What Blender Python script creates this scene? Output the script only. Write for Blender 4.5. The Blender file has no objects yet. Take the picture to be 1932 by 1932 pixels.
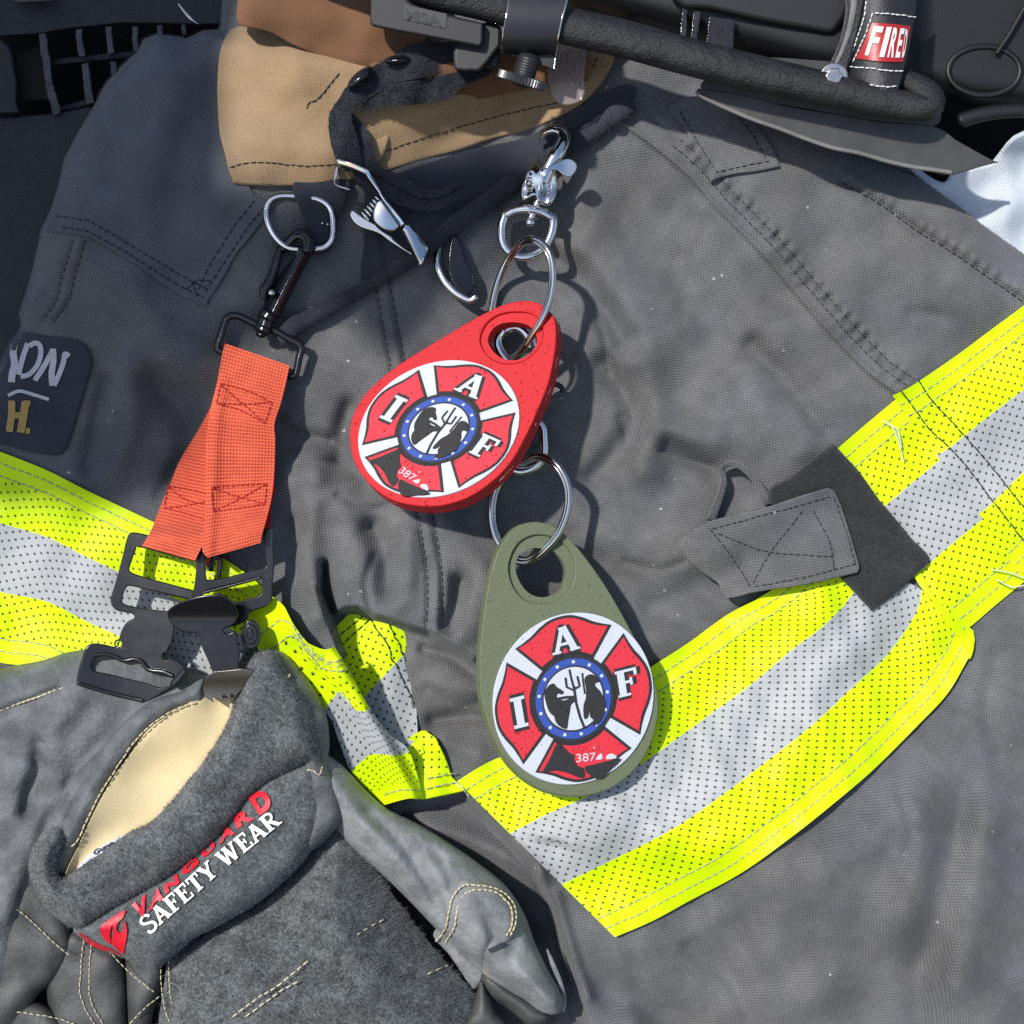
import bpy, math, random
import numpy as np
from mathutils import Matrix, Vector
from mathutils.geometry import delaunay_2d_cdt

random.seed(7)
rng = np.random.default_rng(7)
S = 0.0002           # metres per unit of the working plane (0.2 mm)
D = 2750.0           # camera distance in the same units (55 cm)
TILT = math.radians(50)
ROT = Matrix.Rotation(TILT, 4, 'X')     # the coat leans back on its rack
SUN = Vector((-0.43, 0.33, 0.84)).normalized()
scene = bpy.context.scene
col = scene.collection

# ---------------------------------------------------------------- geometry helpers
def W(p):
    """(x right, y down, z out of the rack) -> metres on the tilted rack, seen from 55 cm."""
    p = np.asarray(p, float)
    if p.ndim == 1: p = p[None]
    k = (D - p[:, 2]) / D
    return np.stack([(p[:, 0] - 966) * S * k, (966 - p[:, 1]) * S * k, p[:, 2] * S], 1)

def K(pts, ox, oy, sz, out=1932.0):
    f = sz / out * 0.644
    return [(ox * .644 + x * f, oy * .644 + y * f) for x, y in pts]
def KA(pts): return K(pts, 0, 0, 1000)
def KB(pts): return K(pts, 1000, 0, 1000)
def KC(pts): return K(pts, 2000, 0, 1000)
def KE(pts): return K(pts, 1000, 1000, 1000)
def KF(pts): return K(pts, 2000, 1000, 1000)
def KG(pts): return K(pts, 0, 2000, 1000)
def KH(pts): return K(pts, 1000, 2000, 1000)
def KI(pts): return K(pts, 2000, 2000, 1000)
def KBK(pts): return K(pts, 200, 1500, 700)          # buckles
def KS(pts): return K(pts, 500, 600, 500, 1756.0)    # black snap hook
def KT(pts): return K(pts, 700, 1550, 800, 1717.0)   # tape beside glove
def KM(pts): return K(pts, 950, 400, 500)            # chrome clip
def KR(pts): return K(pts, 1300, 300, 500, 1208.0)   # trigger snap

def crom(pts, step=4.0, closed=False, sharp=()):
    """Catmull-Rom resample of 2-D or 3-D points."""
    p = np.asarray(pts, float); n = len(p); out = []
    for i in range(n if closed else n - 1):
        p1 = p[i]; p2 = p[(i + 1) % n]
        p0 = p[(i - 1) % n] if (closed or i > 0) else 2 * p1 - p2
        p3 = p[(i + 2) % n] if (closed or i < n - 2) else 2 * p2 - p1
        L = np.linalg.norm(p2 - p1); m = max(1, int(round(L / step)))
        if i in sharp: p0 = 2 * p1 - p2
        if (i + 1) % n in sharp: p3 = 2 * p2 - p1
        for k in range(m):
            t = k / m
            out.append(.5 * ((2 * p1) + (p2 - p0) * t + (2 * p0 - 5 * p1 + 4 * p2 - p3) * t * t + (-p0 + 3 * p1 - 3 * p2 + p3) * t ** 3))
    if not closed: out.append(p[-1])
    return np.array(out)

def lin(pts, step=4.0, closed=False):
    p = np.asarray(pts, float); out = []
    n = len(p)
    for i in range(n if closed else n - 1):
        a, b = p[i], p[(i + 1) % n]
        m = max(1, int(round(np.linalg.norm(b - a) / step)))
        for k in range(m): out.append(a + (b - a) * k / m)
    if not closed: out.append(p[-1])
    return np.array(out)

def resample(pts, n):
    p = np.asarray(pts, float)
    d = np.r_[0, np.cumsum(np.linalg.norm(np.diff(p, axis=0), axis=1))]
    t = np.linspace(0, d[-1], n)
    return np.stack([np.interp(t, d, p[:, k]) for k in range(p.shape[1])], 1)

def pdist(X, Y, poly, closed=False):
    """distance of points to a polyline."""
    p = np.asarray(poly, float)
    best = np.full(X.shape, 1e9)
    n = len(p)
    for i in range(n if closed else n - 1):
        a = p[i]; b = p[(i + 1) % n]; e = b - a; L = e @ e + 1e-9
        t = np.clip(((X - a[0]) * e[0] + (Y - a[1]) * e[1]) / L, 0, 1)
        d = np.hypot(X - a[0] - t * e[0], Y - a[1] - t * e[1])
        best = np.minimum(best, d)
    return best

def inside(X, Y, poly):
    p = np.asarray(poly, float); r = np.zeros(X.shape, bool); n = len(p)
    for i in range(n):
        x1, y1 = p[i]; x2, y2 = p[(i + 1) % n]
        if y1 == y2: continue
        c = ((y1 > Y) != (y2 > Y)) & (X < (x2 - x1) * (Y - y1) / (y2 - y1) + x1)
        r ^= c
    return r

def sd(X, Y, poly):
    d = pdist(X, Y, poly, True)
    return np.where(inside(X, Y, poly), d, -d)

def smooth01(t):
    t = np.clip(t, 0, 1); return t * t * (3 - 2 * t)

class MB:
    dz = 0.0
    """mesh builder in working-plane units (points already 3-D)."""
    def __init__(s): s.v = []; s.f = []; s.uv = []; s.n = 0; s.flat = []; s.paths = []
    def add(s, V, F, UV=None, flat=False):
        V = np.asarray(V, float); b = s.n
        s.v.append(V); s.n += len(V)
        s.f += [tuple(b + int(i) for i in f) for f in F]
        s.uv.append(np.asarray(UV, float) if UV is not None else V[:, :2] / 400.0)
        s.flat += [flat] * len(F)
    def grid(s, G, UV=None, closed_u=False, closed_v=False, flat=False):
        n, m = G.shape[:2]; F = []
        for i in range(n if closed_u else n - 1):
            for j in range(m if closed_v else m - 1):
                F.append((i * m + j, ((i + 1) % n) * m + j, ((i + 1) % n) * m + (j + 1) % m, i * m + (j + 1) % m))
        s.add(G.reshape(-1, 3), F, None if UV is None else UV.reshape(-1, 2), flat)
    def tube(s, pts, r, seg=10, closed=False, caps=True, flat=1.0, nrm=None):
        """r: number or per-point list; points in plane units (z true)."""
        P = np.asarray(pts, float); n = len(P)
        R = np.full(n, r, float) if np.isscalar(r) else np.interp(np.linspace(0, 1, n), np.linspace(0, 1, len(r)), r)
        if closed: T = np.roll(P, -1, 0) - np.roll(P, 1, 0)
        else: T = np.gradient(P, axis=0)
        T /= np.linalg.norm(T, axis=1)[:, None] + 1e-9
        ref = np.array((0, 0, 1.0)) if nrm is None else np.asarray(nrm, float)
        if abs(T[0] @ ref) > .95: ref = np.array((0, 1.0, 0.1))
        N = []; u = ref - (ref @ T[0]) * T[0]; u /= np.linalg.norm(u)
        for i in range(n):
            u = u - (u @ T[i]) * T[i]; u /= np.linalg.norm(u) + 1e-9; N.append(u)
        N = np.array(N); B = np.cross(T, N)
        a = np.linspace(0, 2 * math.pi, seg, endpoint=False)
        G = P[:, None] + R[:, None, None] * (flat * np.cos(a)[None, :, None] * N[:, None] + np.sin(a)[None, :, None] * B[:, None])
        s.grid(G, None, closed, True)
        if caps and not closed:
            for e, sg in ((0, -1), (n - 1, 1)):
                V = [P[e] + T[e] * sg * R[e] * .55]
                ring = G[e]; mid = P[e] + (ring - P[e]) * .8 + T[e] * sg * R[e] * .38
                VV = np.vstack([ring, mid, V]); F = []
                for j in range(seg):
                    k = (j + 1) % seg
                    F += [(j, k, seg + k, seg + j), (seg + j, seg + k, 2 * seg)]
                s.add(VV, F)
    def box(s, c, ax, ay, az):
        c = np.asarray(c, float); ax = np.asarray(ax, float); ay = np.asarray(ay, float); az = np.asarray(az, float)
        V = [c + i * ax + j * ay + k * az for i in (-1, 1) for j in (-1, 1) for k in (-1, 1)]
        s.add(V, [(0, 1, 3, 2), (4, 6, 7, 5), (0, 4, 5, 1), (2, 3, 7, 6), (0, 2, 6, 4), (1, 5, 7, 3)], flat=True)
    def split(s, gap=34.0):
        V = np.vstack(s.v); bb = [V[a:b:12, :2] for a, b, c, d in s.paths]
        g = list(range(len(bb)))
        def root(i):
            while g[i] != i: i = g[i]
            return i
        for i in range(len(bb)):
            for j in range(i):
                if len(bb[i]) and len(bb[j]) and np.hypot(*(bb[i][:, None] - bb[j][None]).transpose(2, 0, 1)).min() < gap: g[root(i)] = root(j)
        out = {}
        UV = np.vstack(s.uv)
        for i, (a, b, c, d) in enumerate(s.paths):
            m = out.setdefault(root(i), MB()); m.add(V[a:b], [tuple(k - a for k in f) for f in s.f[c:d]], UV[a:b])
        return list(out.values())
    def make(s, name, material, parent=None, smooth=True, true3d=False):
        if s.paths and 'stitching' in name and s.paths[0][0] == 0 and s.paths[-1][1] == s.n:
            parts = s.split(); s.paths = []
            if len(parts) > 1: return [m.make(name, material, parent) for m in parts][-1]
        V = np.vstack(s.v) + np.array((0, 0, MB.dz))
        root = parent
        while root is not None and root.parent is not None: root = root.parent
        base = np.array(BASE.get(root.name, (0, 0, 0))) if root is not None else np.zeros(3)
        P = W(V)
        if root is None:
            base = W([V[:, 0].mean(), V[:, 1].mean(), V[:, 2].min()])[0]
        me = bpy.data.meshes.new(name)
        me.vertices.add(len(P)); me.vertices.foreach_set('co', (P - base).ravel())
        ls = np.array([len(f) for f in s.f]); idx = np.concatenate([np.array(f) for f in s.f])
        # working plane has y down: flip the winding
        me.loops.add(len(idx)); me.polygons.add(len(ls))
        st = np.r_[0, np.cumsum(ls)[:-1]]
        me.polygons.foreach_set('loop_start', st); me.loops.foreach_set('vertex_index', idx)
        uvl = me.uv_layers.new(name='UVMap')
        UV = np.vstack(s.uv); uvl.data.foreach_set('uv', UV[idx].ravel())
        me.polygons.foreach_set('use_smooth', np.array([smooth and not f for f in s.flat]))
        me.update(calc_edges=True); me.validate()
        o = bpy.data.objects.new(name, me); col.objects.link(o)
        for mm in (material if isinstance(material, (list, tuple)) else [material]): me.materials.append(mm)
        if parent is not None: o.parent = parent
        else:
            o.matrix_world = ROT @ Matrix.Translation(base)
            BASE[o.name] = tuple(base)
        return o

BASE = {}
def thing(name, label, cat, at, group=None):
    o = bpy.data.objects.new(name, None); col.objects.link(o)
    b = W(at)[0]; o.matrix_world = ROT @ Matrix.Translation(b); o.empty_display_size = .01
    BASE[o.name] = tuple(b); return tag(o, label, cat, group)
def tag(o, label=None, cat=None, group=None, kind=None):
    if label: o['label'] = label
    if cat: o['category'] = cat
    if group: o['group'] = group
    if kind: o['kind'] = kind
    return o

def tri2d(outline, holes=(), step=None, extra=None):
    """triangulate a polygon with holes; interior points on a hex grid when step is given."""
    loops = [np.asarray(outline, float)] + [np.asarray(h, float) for h in holes]
    pts = np.vstack(loops); edges = []; b = 0
    for L in loops:
        n = len(L); edges += [(b + i, b + (i + 1) % n) for i in range(n)]; b += n
    allp = [pts]
    if step:
        x0, y0 = loops[0].min(0); x1, y1 = loops[0].max(0)
        gx, gy = np.meshgrid(np.arange(x0, x1 + step, step), np.arange(y0, y1 + step, step * .87))
        gx = gx + (np.arange(gx.shape[0]) % 2)[:, None] * step * .5
        gx = gx.ravel(); gy = gy.ravel()
        ok = inside(gx, gy, loops[0]) & (pdist(gx, gy, loops[0], True) > step * .45)
        for h in loops[1:]:
            ok &= ~inside(gx, gy, h) & (pdist(gx, gy, h, True) > step * .45)
        allp.append(np.stack([gx[ok], gy[ok]], 1))
    if extra is not None: allp.append(extra)
    P = np.vstack(allp)
    r = delaunay_2d_cdt([Vector(p) for p in P], edges, [], 0, 1e-4)
    V = np.array([tuple(v) for v in r[0]]); F = np.array([f for f in r[2] if len(f) == 3])
    C = V[F].mean(1)
    ok = inside(C[:, 0], C[:, 1], loops[0])
    for h in loops[1:]: ok &= ~inside(C[:, 0], C[:, 1], h)
    F = F[ok]
    a = V[F[:, 1]] - V[F[:, 0]]; c = V[F[:, 2]] - V[F[:, 0]]
    fl = (a[:, 0] * c[:, 1] - a[:, 1] * c[:, 0]) > 0     # y is down: make them face +z
    F[fl] = F[fl][:, ::-1]
    return V, F

def inset(L, b):
    L = np.asarray(L, float); t = np.roll(L, -1, 0) - np.roll(L, 1, 0)
    t /= np.linalg.norm(t, axis=1)[:, None] + 1e-9
    n = np.stack([-t[:, 1], t[:, 0]], 1)
    area = .5 * np.sum(L[:, 0] * np.roll(L[:, 1], -1) - np.roll(L[:, 0], -1) * L[:, 1])
    return L + n * b * (1 if area > 0 else -1)

def zf(z):
    return z if callable(z) else (lambda x, y: np.zeros_like(x) + z)

def slab(mb, outline, z, t, bevel=0.0, holes=(), step=None, nvec=(0, 0, 1), uvf=None):
    """plate whose TOP follows z(x,y); thickness t along -nvec; rounded rim."""
    z = zf(z); nv = np.asarray(nvec, float); nv = nv / np.linalg.norm(nv)
    loops = [np.asarray(outline, float)] + [np.asarray(h, float) for h in holes]
    ins = []
    for k, L in enumerate(loops):
        ins.append(inset(L, bevel if k == 0 else -bevel) if bevel else L)
    V, F = tri2d(ins[0], ins[1:], step)
    T = np.c_[V, z(V[:, 0], V[:, 1])]
    mb.add(T, F, None if uvf is None else uvf(V[:, 0], V[:, 1]))
    for k, (L, I) in enumerate(zip(loops, ins)):
        zI = z(I[:, 0], I[:, 1]); zL = z(L[:, 0], L[:, 1])
        rings = []
        if bevel:
            for a in (0, 30, 60, 90):
                a = math.radians(a); q = I + (L - I) * math.sin(a)
                rings.append(np.c_[q, zI + (zL - zI) * math.sin(a)] - nv * bevel * (1 - math.cos(a)))
        else: rings.append(np.c_[L, zL])
        rings_w = [rings[-1], np.c_[L, zL] - nv * t]
        area = .5 * np.sum(L[:, 0] * np.roll(L[:, 1], -1) - np.roll(L[:, 0], -1) * L[:, 1])
        rev = (area > 0) == (k == 0)
        for rr in ((rings,) if bevel else ()) + (rings_w,):
            G = np.stack(rr, 0)
            if not rev: G = G[:, ::-1]
            G = G[:, ::-1]
            u = None if uvf is None else np.stack([uvf(g[:, 0], g[:, 1]) for g in G], 0)
            mb.grid(G, u, False, True)
    return mb

def patch(mb, A, B, z, nu=40, nv=12, off=0.0, thick=4.0, W0=None, bow=None, u0=0.0, vmap=None):
    """strip between edge A (v=0) and edge B (v=1): 2-D edges, height z(x,y)."""
    z = zf(z); A = resample(A, nu); B = resample(B, nu)
    vs = np.linspace(0, 1, nv)
    G2 = A[:, None] + (B - A)[:, None] * vs[None, :, None]
    if bow is not None: G2 = bow(G2)
    Z = z(G2[..., 0], G2[..., 1]) + off
    G = np.dstack([G2, Z])
    mid = G2[:, nv // 2]; s = np.r_[0, np.cumsum(np.linalg.norm(np.diff(mid, axis=0), axis=1))]
    Wd = W0 or np.linalg.norm(A - B, axis=1).mean()
    UV = np.stack(np.broadcast_arrays(u0 + s[:, None] / Wd, vs[None, :]), -1)
    a = G[1, 0] - G[0, 0]; c = G[0, 1] - G[0, 0]
    flip = (a[0] * c[1] - a[1] * c[0]) > 0
    if flip: G = G[::-1]; UV = UV[::-1]
    mb.grid(G, UV)
    if thick:
        rim = np.vstack([G[:, 0], G[-1, 1:], G[::-1, -1][1:], G[0, ::-1][1:-1]])
        ruv = np.vstack([UV[:, 0], UV[-1, 1:], UV[::-1, -1][1:], UV[0, ::-1][1:-1]])
        low = rim - np.array((0, 0, thick))
        mb.grid(np.stack([low, rim], 0)[:, ::1], np.stack([ruv, ruv], 0), False, True)
    return G

def puff(mb, outline, zb, H, R, step=6, bump=None, skirt=60, p=.5, uvf=None):
    """pillow-like body over an outline: rises from zb at the rim by H within R."""
    L = np.asarray(outline, float)
    V, F = tri2d(L, (), step, inset(L, 2.0)[::1])
    d = pdist(V[:, 0], V[:, 1], L, True)
    t = np.clip(d / R, 0, 1)
    zbv = zf(zb)(V[:, 0], V[:, 1])
    Z = zbv + H * (1 - (1 - t) ** 2) ** p
    if bump is not None: Z = Z + bump(V[:, 0], V[:, 1]) * smooth01(d / (R * .6))
    T = np.c_[V, Z]; mb.add(T, F, None if uvf is None else uvf(V[:, 0], V[:, 1]))
    zl = zf(zb)(L[:, 0], L[:, 1])
    G = np.stack([np.c_[L, zl], np.c_[inset(L, -1.0 * 0) , zl - skirt]], 0)
    area = .5 * np.sum(L[:, 0] * np.roll(L[:, 1], -1) - np.roll(L[:, 0], -1) * L[:, 1])
    if area > 0: G = G[:, ::-1]
    mb.grid(G, None, False, True)
    return T, F

def fuzz(mb, T, F, n, length, width=.7, lean=(0.2, 0.3), zl=1.0):
    """short fibres standing on a suede surface (part of the same mesh)."""
    A, B, C = T[F[:, 0]], T[F[:, 1]], T[F[:, 2]]
    ar = np.linalg.norm(np.cross(B - A, C - A), axis=1); k = rng.choice(len(F), n, p=ar / ar.sum())
    r1 = np.sqrt(rng.random(n))[:, None]; r2 = rng.random(n)[:, None]
    P = (1 - r1) * A[k] + r1 * (1 - r2) * B[k] + r1 * r2 * C[k]
    N = np.cross(B[k] - A[k], C[k] - A[k]); N /= np.linalg.norm(N, axis=1)[:, None] + 1e-9
    N *= np.sign(N[:, 2:3] + 1e-9)
    clump = np.stack([np.sin(P[:, 0] * .13 + P[:, 1] * .05), np.cos(P[:, 1] * .11 - P[:, 0] * .04), np.zeros(n)], 1)
    dirv = N * zl + clump * .9 + rng.normal(0, .55, (n, 3)) + np.array((lean[0], lean[1], 0))
    dirv /= np.linalg.norm(dirv, axis=1)[:, None]
    Ln = length * (.5 + rng.random(n))[:, None]
    side = np.cross(dirv, rng.normal(0, 1, (n, 3))); side /= np.linalg.norm(side, axis=1)[:, None] + 1e-9
    V = np.empty((n * 3, 3)); V[0::3] = P - side * width * .5 - N * .5; V[1::3] = P + side * width * .5 - N * .5; V[2::3] = P + dirv * Ln
    mb.add(V, np.arange(n * 3).reshape(-1, 3))

def stitches(mb, path, z, dash=9, gap=5, r=1.1, off=1.0, wob=.35, seg=5):
    P = lin(path, 1.0); z = zf(z); i = 0; v0, f0 = mb.n, len(mb.f)
    Pn = P + rng.normal(0, wob, P.shape) * 0
    while i < len(P) - 3:
        j = min(len(P) - 1, i + int(dash * (.85 + .3 * random.random())))
        q = resample(P[i:j + 1], 5) + rng.normal(0, wob, 2)
        zz = z(q[:, 0], q[:, 1]) + off + np.array((-1.2, .1, .4, .1, -1.2)) * r
        mb.tube(np.c_[q, zz], r, seg)
        i = j + int(gap)
    mb.paths.append((v0, mb.n, f0, len(mb.f)))

def circle(cx, cy, r, n=48, ry=None, a0=0):
    t = np.linspace(0, 2 * math.pi, n, endpoint=False) + a0
    return np.stack([cx + r * np.cos(t), cy + (ry or r) * np.sin(t)], 1)

def stroke_poly(pts, t):
    """outline of a stroked polyline (2-D)."""
    P = np.asarray(pts, float); T = np.gradient(P, axis=0); T /= np.linalg.norm(T, axis=1)[:, None] + 1e-9
    N = np.stack([-T[:, 1], T[:, 0]], 1) * (np.asarray(t) * .5 if np.isscalar(t) else np.asarray(t)[:, None] * .5)
    return np.vstack([P + N, (P - N)[::-1]])

def text2d(s, bold=0.0, shear=0.0, size=1.0, spacing=1.0):
    cu = bpy.data.curves.new('t', 'FONT'); cu.body = s; cu.size = 1.0; cu.offset = bold; cu.shear = shear
    cu.space_character = spacing; cu.resolution_u = 4; cu.fill_mode = 'FRONT'
    o = bpy.data.objects.new('t', cu); col.objects.link(o)
    dg = bpy.context.evaluated_depsgraph_get(); ev = o.evaluated_get(dg); me = ev.to_mesh()
    V = np.array([tuple(v.co)[:2] for v in me.vertices]); F = [tuple(p.vertices) for p in me.polygons]
    ev.to_mesh_clear(); bpy.data.objects.remove(o); bpy.data.curves.remove(cu)
    V = V - V.min(0); return V, F

def put_text(mb, s, mapf, bold=0.0, shear=0.0, depth=1.5, sub=0, spacing=1.0):
    """mapf(u 0..1, v 0..1) -> (x, y, z top)."""
    import bmesh
    V, F = text2d(s, bold, shear, 1.0, spacing)
    V = V / V.max(0)
    bm = bmesh.new(); vs = [bm.verts.new((x, y, 0)) for x, y in V]
    for f in F:
        try: bm.faces.new([vs[i] for i in f])
        except ValueError: pass
    if sub:
        bmesh.ops.triangulate(bm, faces=bm.faces[:])
        bmesh.ops.subdivide_edges(bm, edges=bm.edges[:], cuts=sub, use_grid_fill=True)
    bmesh.ops.recalc_face_normals(bm, faces=bm.faces[:])
    r = bmesh.ops.extrude_face_region(bm, geom=bm.faces[:])
    for g in r['geom']:
        if isinstance(g, bmesh.types.BMVert): g.co.z = 1
    bmesh.ops.recalc_face_normals(bm, faces=bm.faces[:])
    bm.verts.index_update()
    U = np.array([tuple(v.co) for v in bm.verts])
    x, y, z = mapf(U[:, 0], U[:, 1])
    P = np.c_[x, y, z - depth * (1 - U[:, 2])]
    mb.add(P, [tuple(v.index for v in f.verts) for f in bm.faces], flat=True)
    bm.free()
# ---------------------------------------------------------------- materials
class NT:
    def __init__(s, name):
        s.m = bpy.data.materials.new(name); s.m.use_nodes = True
        s.t = s.m.node_tree; s.t.nodes.clear()
        s.out = s.n('ShaderNodeOutputMaterial'); s.b = s.n('ShaderNodeBsdfPrincipled')
        s.l(s.b.outputs[0], s.out.inputs[0])
    def n(s, k, **kw):
        x = s.t.nodes.new(k)
        for a, v in kw.items(): setattr(x, a, v)
        return x
    def l(s, a, b): s.t.links.new(a, b)
    def val(s, sock, v):
        if hasattr(v, 'default_value') or hasattr(v, 'is_output'): s.l(v, sock)
        else: sock.default_value = v
    def math(s, op, a, b=None, c=None, clamp=False):
        x = s.n('ShaderNodeMath', operation=op, use_clamp=clamp)
        s.val(x.inputs[0], a)
        if b is not None: s.val(x.inputs[1], b)
        if c is not None: s.val(x.inputs[2], c)
        return x.outputs[0]
    def mix(s, f, a, b, mode='MIX'):
        x = s.n('ShaderNodeMix', data_type='RGBA', blend_type=mode)
        s.val(x.inputs[0], f)
        s.val(x.inputs[6], a if hasattr(a, 'is_output') else (*a, 1)); s.val(x.inputs[7], b if hasattr(b, 'is_output') else (*b, 1))
        return x.outputs[2]
    def obj(s, rot=0.0, sc=1.0):
        tc = s.n('ShaderNodeTexCoord'); mp = s.n('ShaderNodeMapping')
        s.l(tc.outputs['Object'], mp.inputs[0]); mp.inputs['Rotation'].default_value = (0, 0, rot)
        k = sc / S; mp.inputs['Scale'].default_value = (k, k, k)
        return mp.outputs[0]
    def noise(s, vec, scale, detail=3, rough=.55, dist=0.0):
        x = s.n('ShaderNodeTexNoise'); s.l(vec, x.inputs['Vector'])
        x.inputs['Scale'].default_value = scale; x.inputs['Detail'].default_value = detail
        x.inputs['Roughness'].default_value = rough; x.inputs['Distortion'].default_value = dist
        return x.outputs['Fac']
    def voro(s, vec, scale, feat='F1', out='Distance', rnd=1.0):
        x = s.n('ShaderNodeTexVoronoi', feature=feat); s.l(vec, x.inputs['Vector'])
        x.inputs['Scale'].default_value = scale; x.inputs['Randomness'].default_value = rnd
        return x.outputs[out]
    def ramp(s, f, lo, hi, a=0.0, b=1.0, smooth=True):
        x = s.n('ShaderNodeMapRange', interpolation_type='SMOOTHSTEP' if smooth else 'LINEAR')
        s.val(x.inputs[0], f); x.inputs[1].default_value = lo; x.inputs[2].default_value = hi
        x.inputs[3].default_value = a; x.inputs[4].default_value = b
        return x.outputs[0]
    def bump(s, h, dist, strength=1.0, prev=None):
        x = s.n('ShaderNodeBump'); s.l(h, x.inputs['Height'])
        x.inputs['Distance'].default_value = dist * S; x.inputs['Strength'].default_value = strength
        if prev is not None: s.l(prev, x.inputs['Normal'])
        return x.outputs[0]
    def set(s, color=None, rough=None, metal=None, normal=None, **kw):
        if color is not None: s.val(s.b.inputs['Base Color'], color if hasattr(color, 'is_output') else (*color, 1))
        if rough is not None: s.val(s.b.inputs['Roughness'], rough)
        if metal is not None: s.val(s.b.inputs['Metallic'], metal)
        if normal is not None: s.l(normal, s.b.inputs['Normal'])
        for k, v in kw.items(): s.val(s.b.inputs[k], v)
        return s.m

def weave(t, period, rot, dist=.35):
    """0..1 plain-weave height with a little thread irregularity."""
    v = t.obj(rot)
    nz = t.n('ShaderNodeTexNoise'); t.l(v, nz.inputs['Vector']); nz.inputs['Scale'].default_value = .035; nz.inputs['Detail'].default_value = 4
    va = t.n('ShaderNodeVectorMath', operation='MULTIPLY_ADD'); t.l(nz.outputs['Color'], va.inputs[0])
    va.inputs[1].default_value = (dist * period * 2,) * 3; t.l(v, va.inputs[2])
    sp = t.n('ShaderNodeSeparateXYZ'); t.l(va.outputs[0], sp.inputs[0])
    k = 2 * math.pi / period
    a = t.math('SINE', t.math('MULTIPLY', sp.outputs[0], k)); b = t.math('SINE', t.math('MULTIPLY', sp.outputs[1], k))
    return t.math('MULTIPLY_ADD', t.math('MULTIPLY', a, b), .5, .5), v

def fabric(name, c, period=4.6, rot=.62, contrast=.5, bump=.8, blotch=.25, tint=(1, 1, 1), rough=.92, lint=False):
    t = NT(name); h, v = weave(t, period, rot)
    fine = t.noise(v, .42, 3)
    h2 = t.math('ADD', t.math('MULTIPLY', h, .58), t.math('MULTIPLY', fine, .66))
    big = t.noise(v, .009, 5, .6); mid = t.noise(v, .035, 3)
    f = t.math('MULTIPLY_ADD', t.math('SUBTRACT', h2, .62), contrast * 2, 1)
    g = t.math('MULTIPLY_ADD', t.math('SUBTRACT', big, .5), blotch * 3, 1)
    g = t.math('MULTIPLY', g, t.math('MULTIPLY_ADD', t.math('SUBTRACT', mid, .5), blotch * 1.2, 1))
    br = t.math('MAXIMUM', t.math('MULTIPLY', f, g), .15)
    x = t.n('ShaderNodeCombineColor'); warm = t.ramp(t.noise(v, .006, 3), .35, .65)
    base = t.mix(warm, c, tuple(a * b for a, b in zip(c, tint)))
    if lint:
        vq = t.obj(.2); sp_ = t.math('MULTIPLY', t.ramp(t.voro(vq, .022), .05, .075, 1, 0), t.ramp(t.noise(vq, .008, 2), .5, .6))
        base = t.mix(t.math('MULTIPLY', sp_, .8), base, (.42, .41, .38))
    t.l(br, x.inputs[0]); t.l(br, x.inputs[1]); t.l(br, x.inputs[2])
    cc = t.mix(1.0, base, x.outputs[0], 'MULTIPLY')
    return t.set(cc, rough, 0, t.bump(h2, bump), **{'Sheen Weight': .12, 'Specular IOR Level': .2})

def plain(name, c, rough=.5, metal=0.0, nscale=.2, nbump=.3, var=.15, **kw):
    t = NT(name); v = t.obj(); n1 = t.noise(v, nscale, 4); n2 = t.noise(v, nscale * .12, 3)
    f = t.math('MULTIPLY_ADD', t.math('SUBTRACT', n2, .5), var * 3, 1)
    x = t.n('ShaderNodeCombineColor')
    for i in range(3): t.l(f, x.inputs[i])
    return t.set(t.mix(1.0, c, x.outputs[0], 'MULTIPLY'), rough, metal, t.bump(n1, nbump), **kw)

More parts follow.
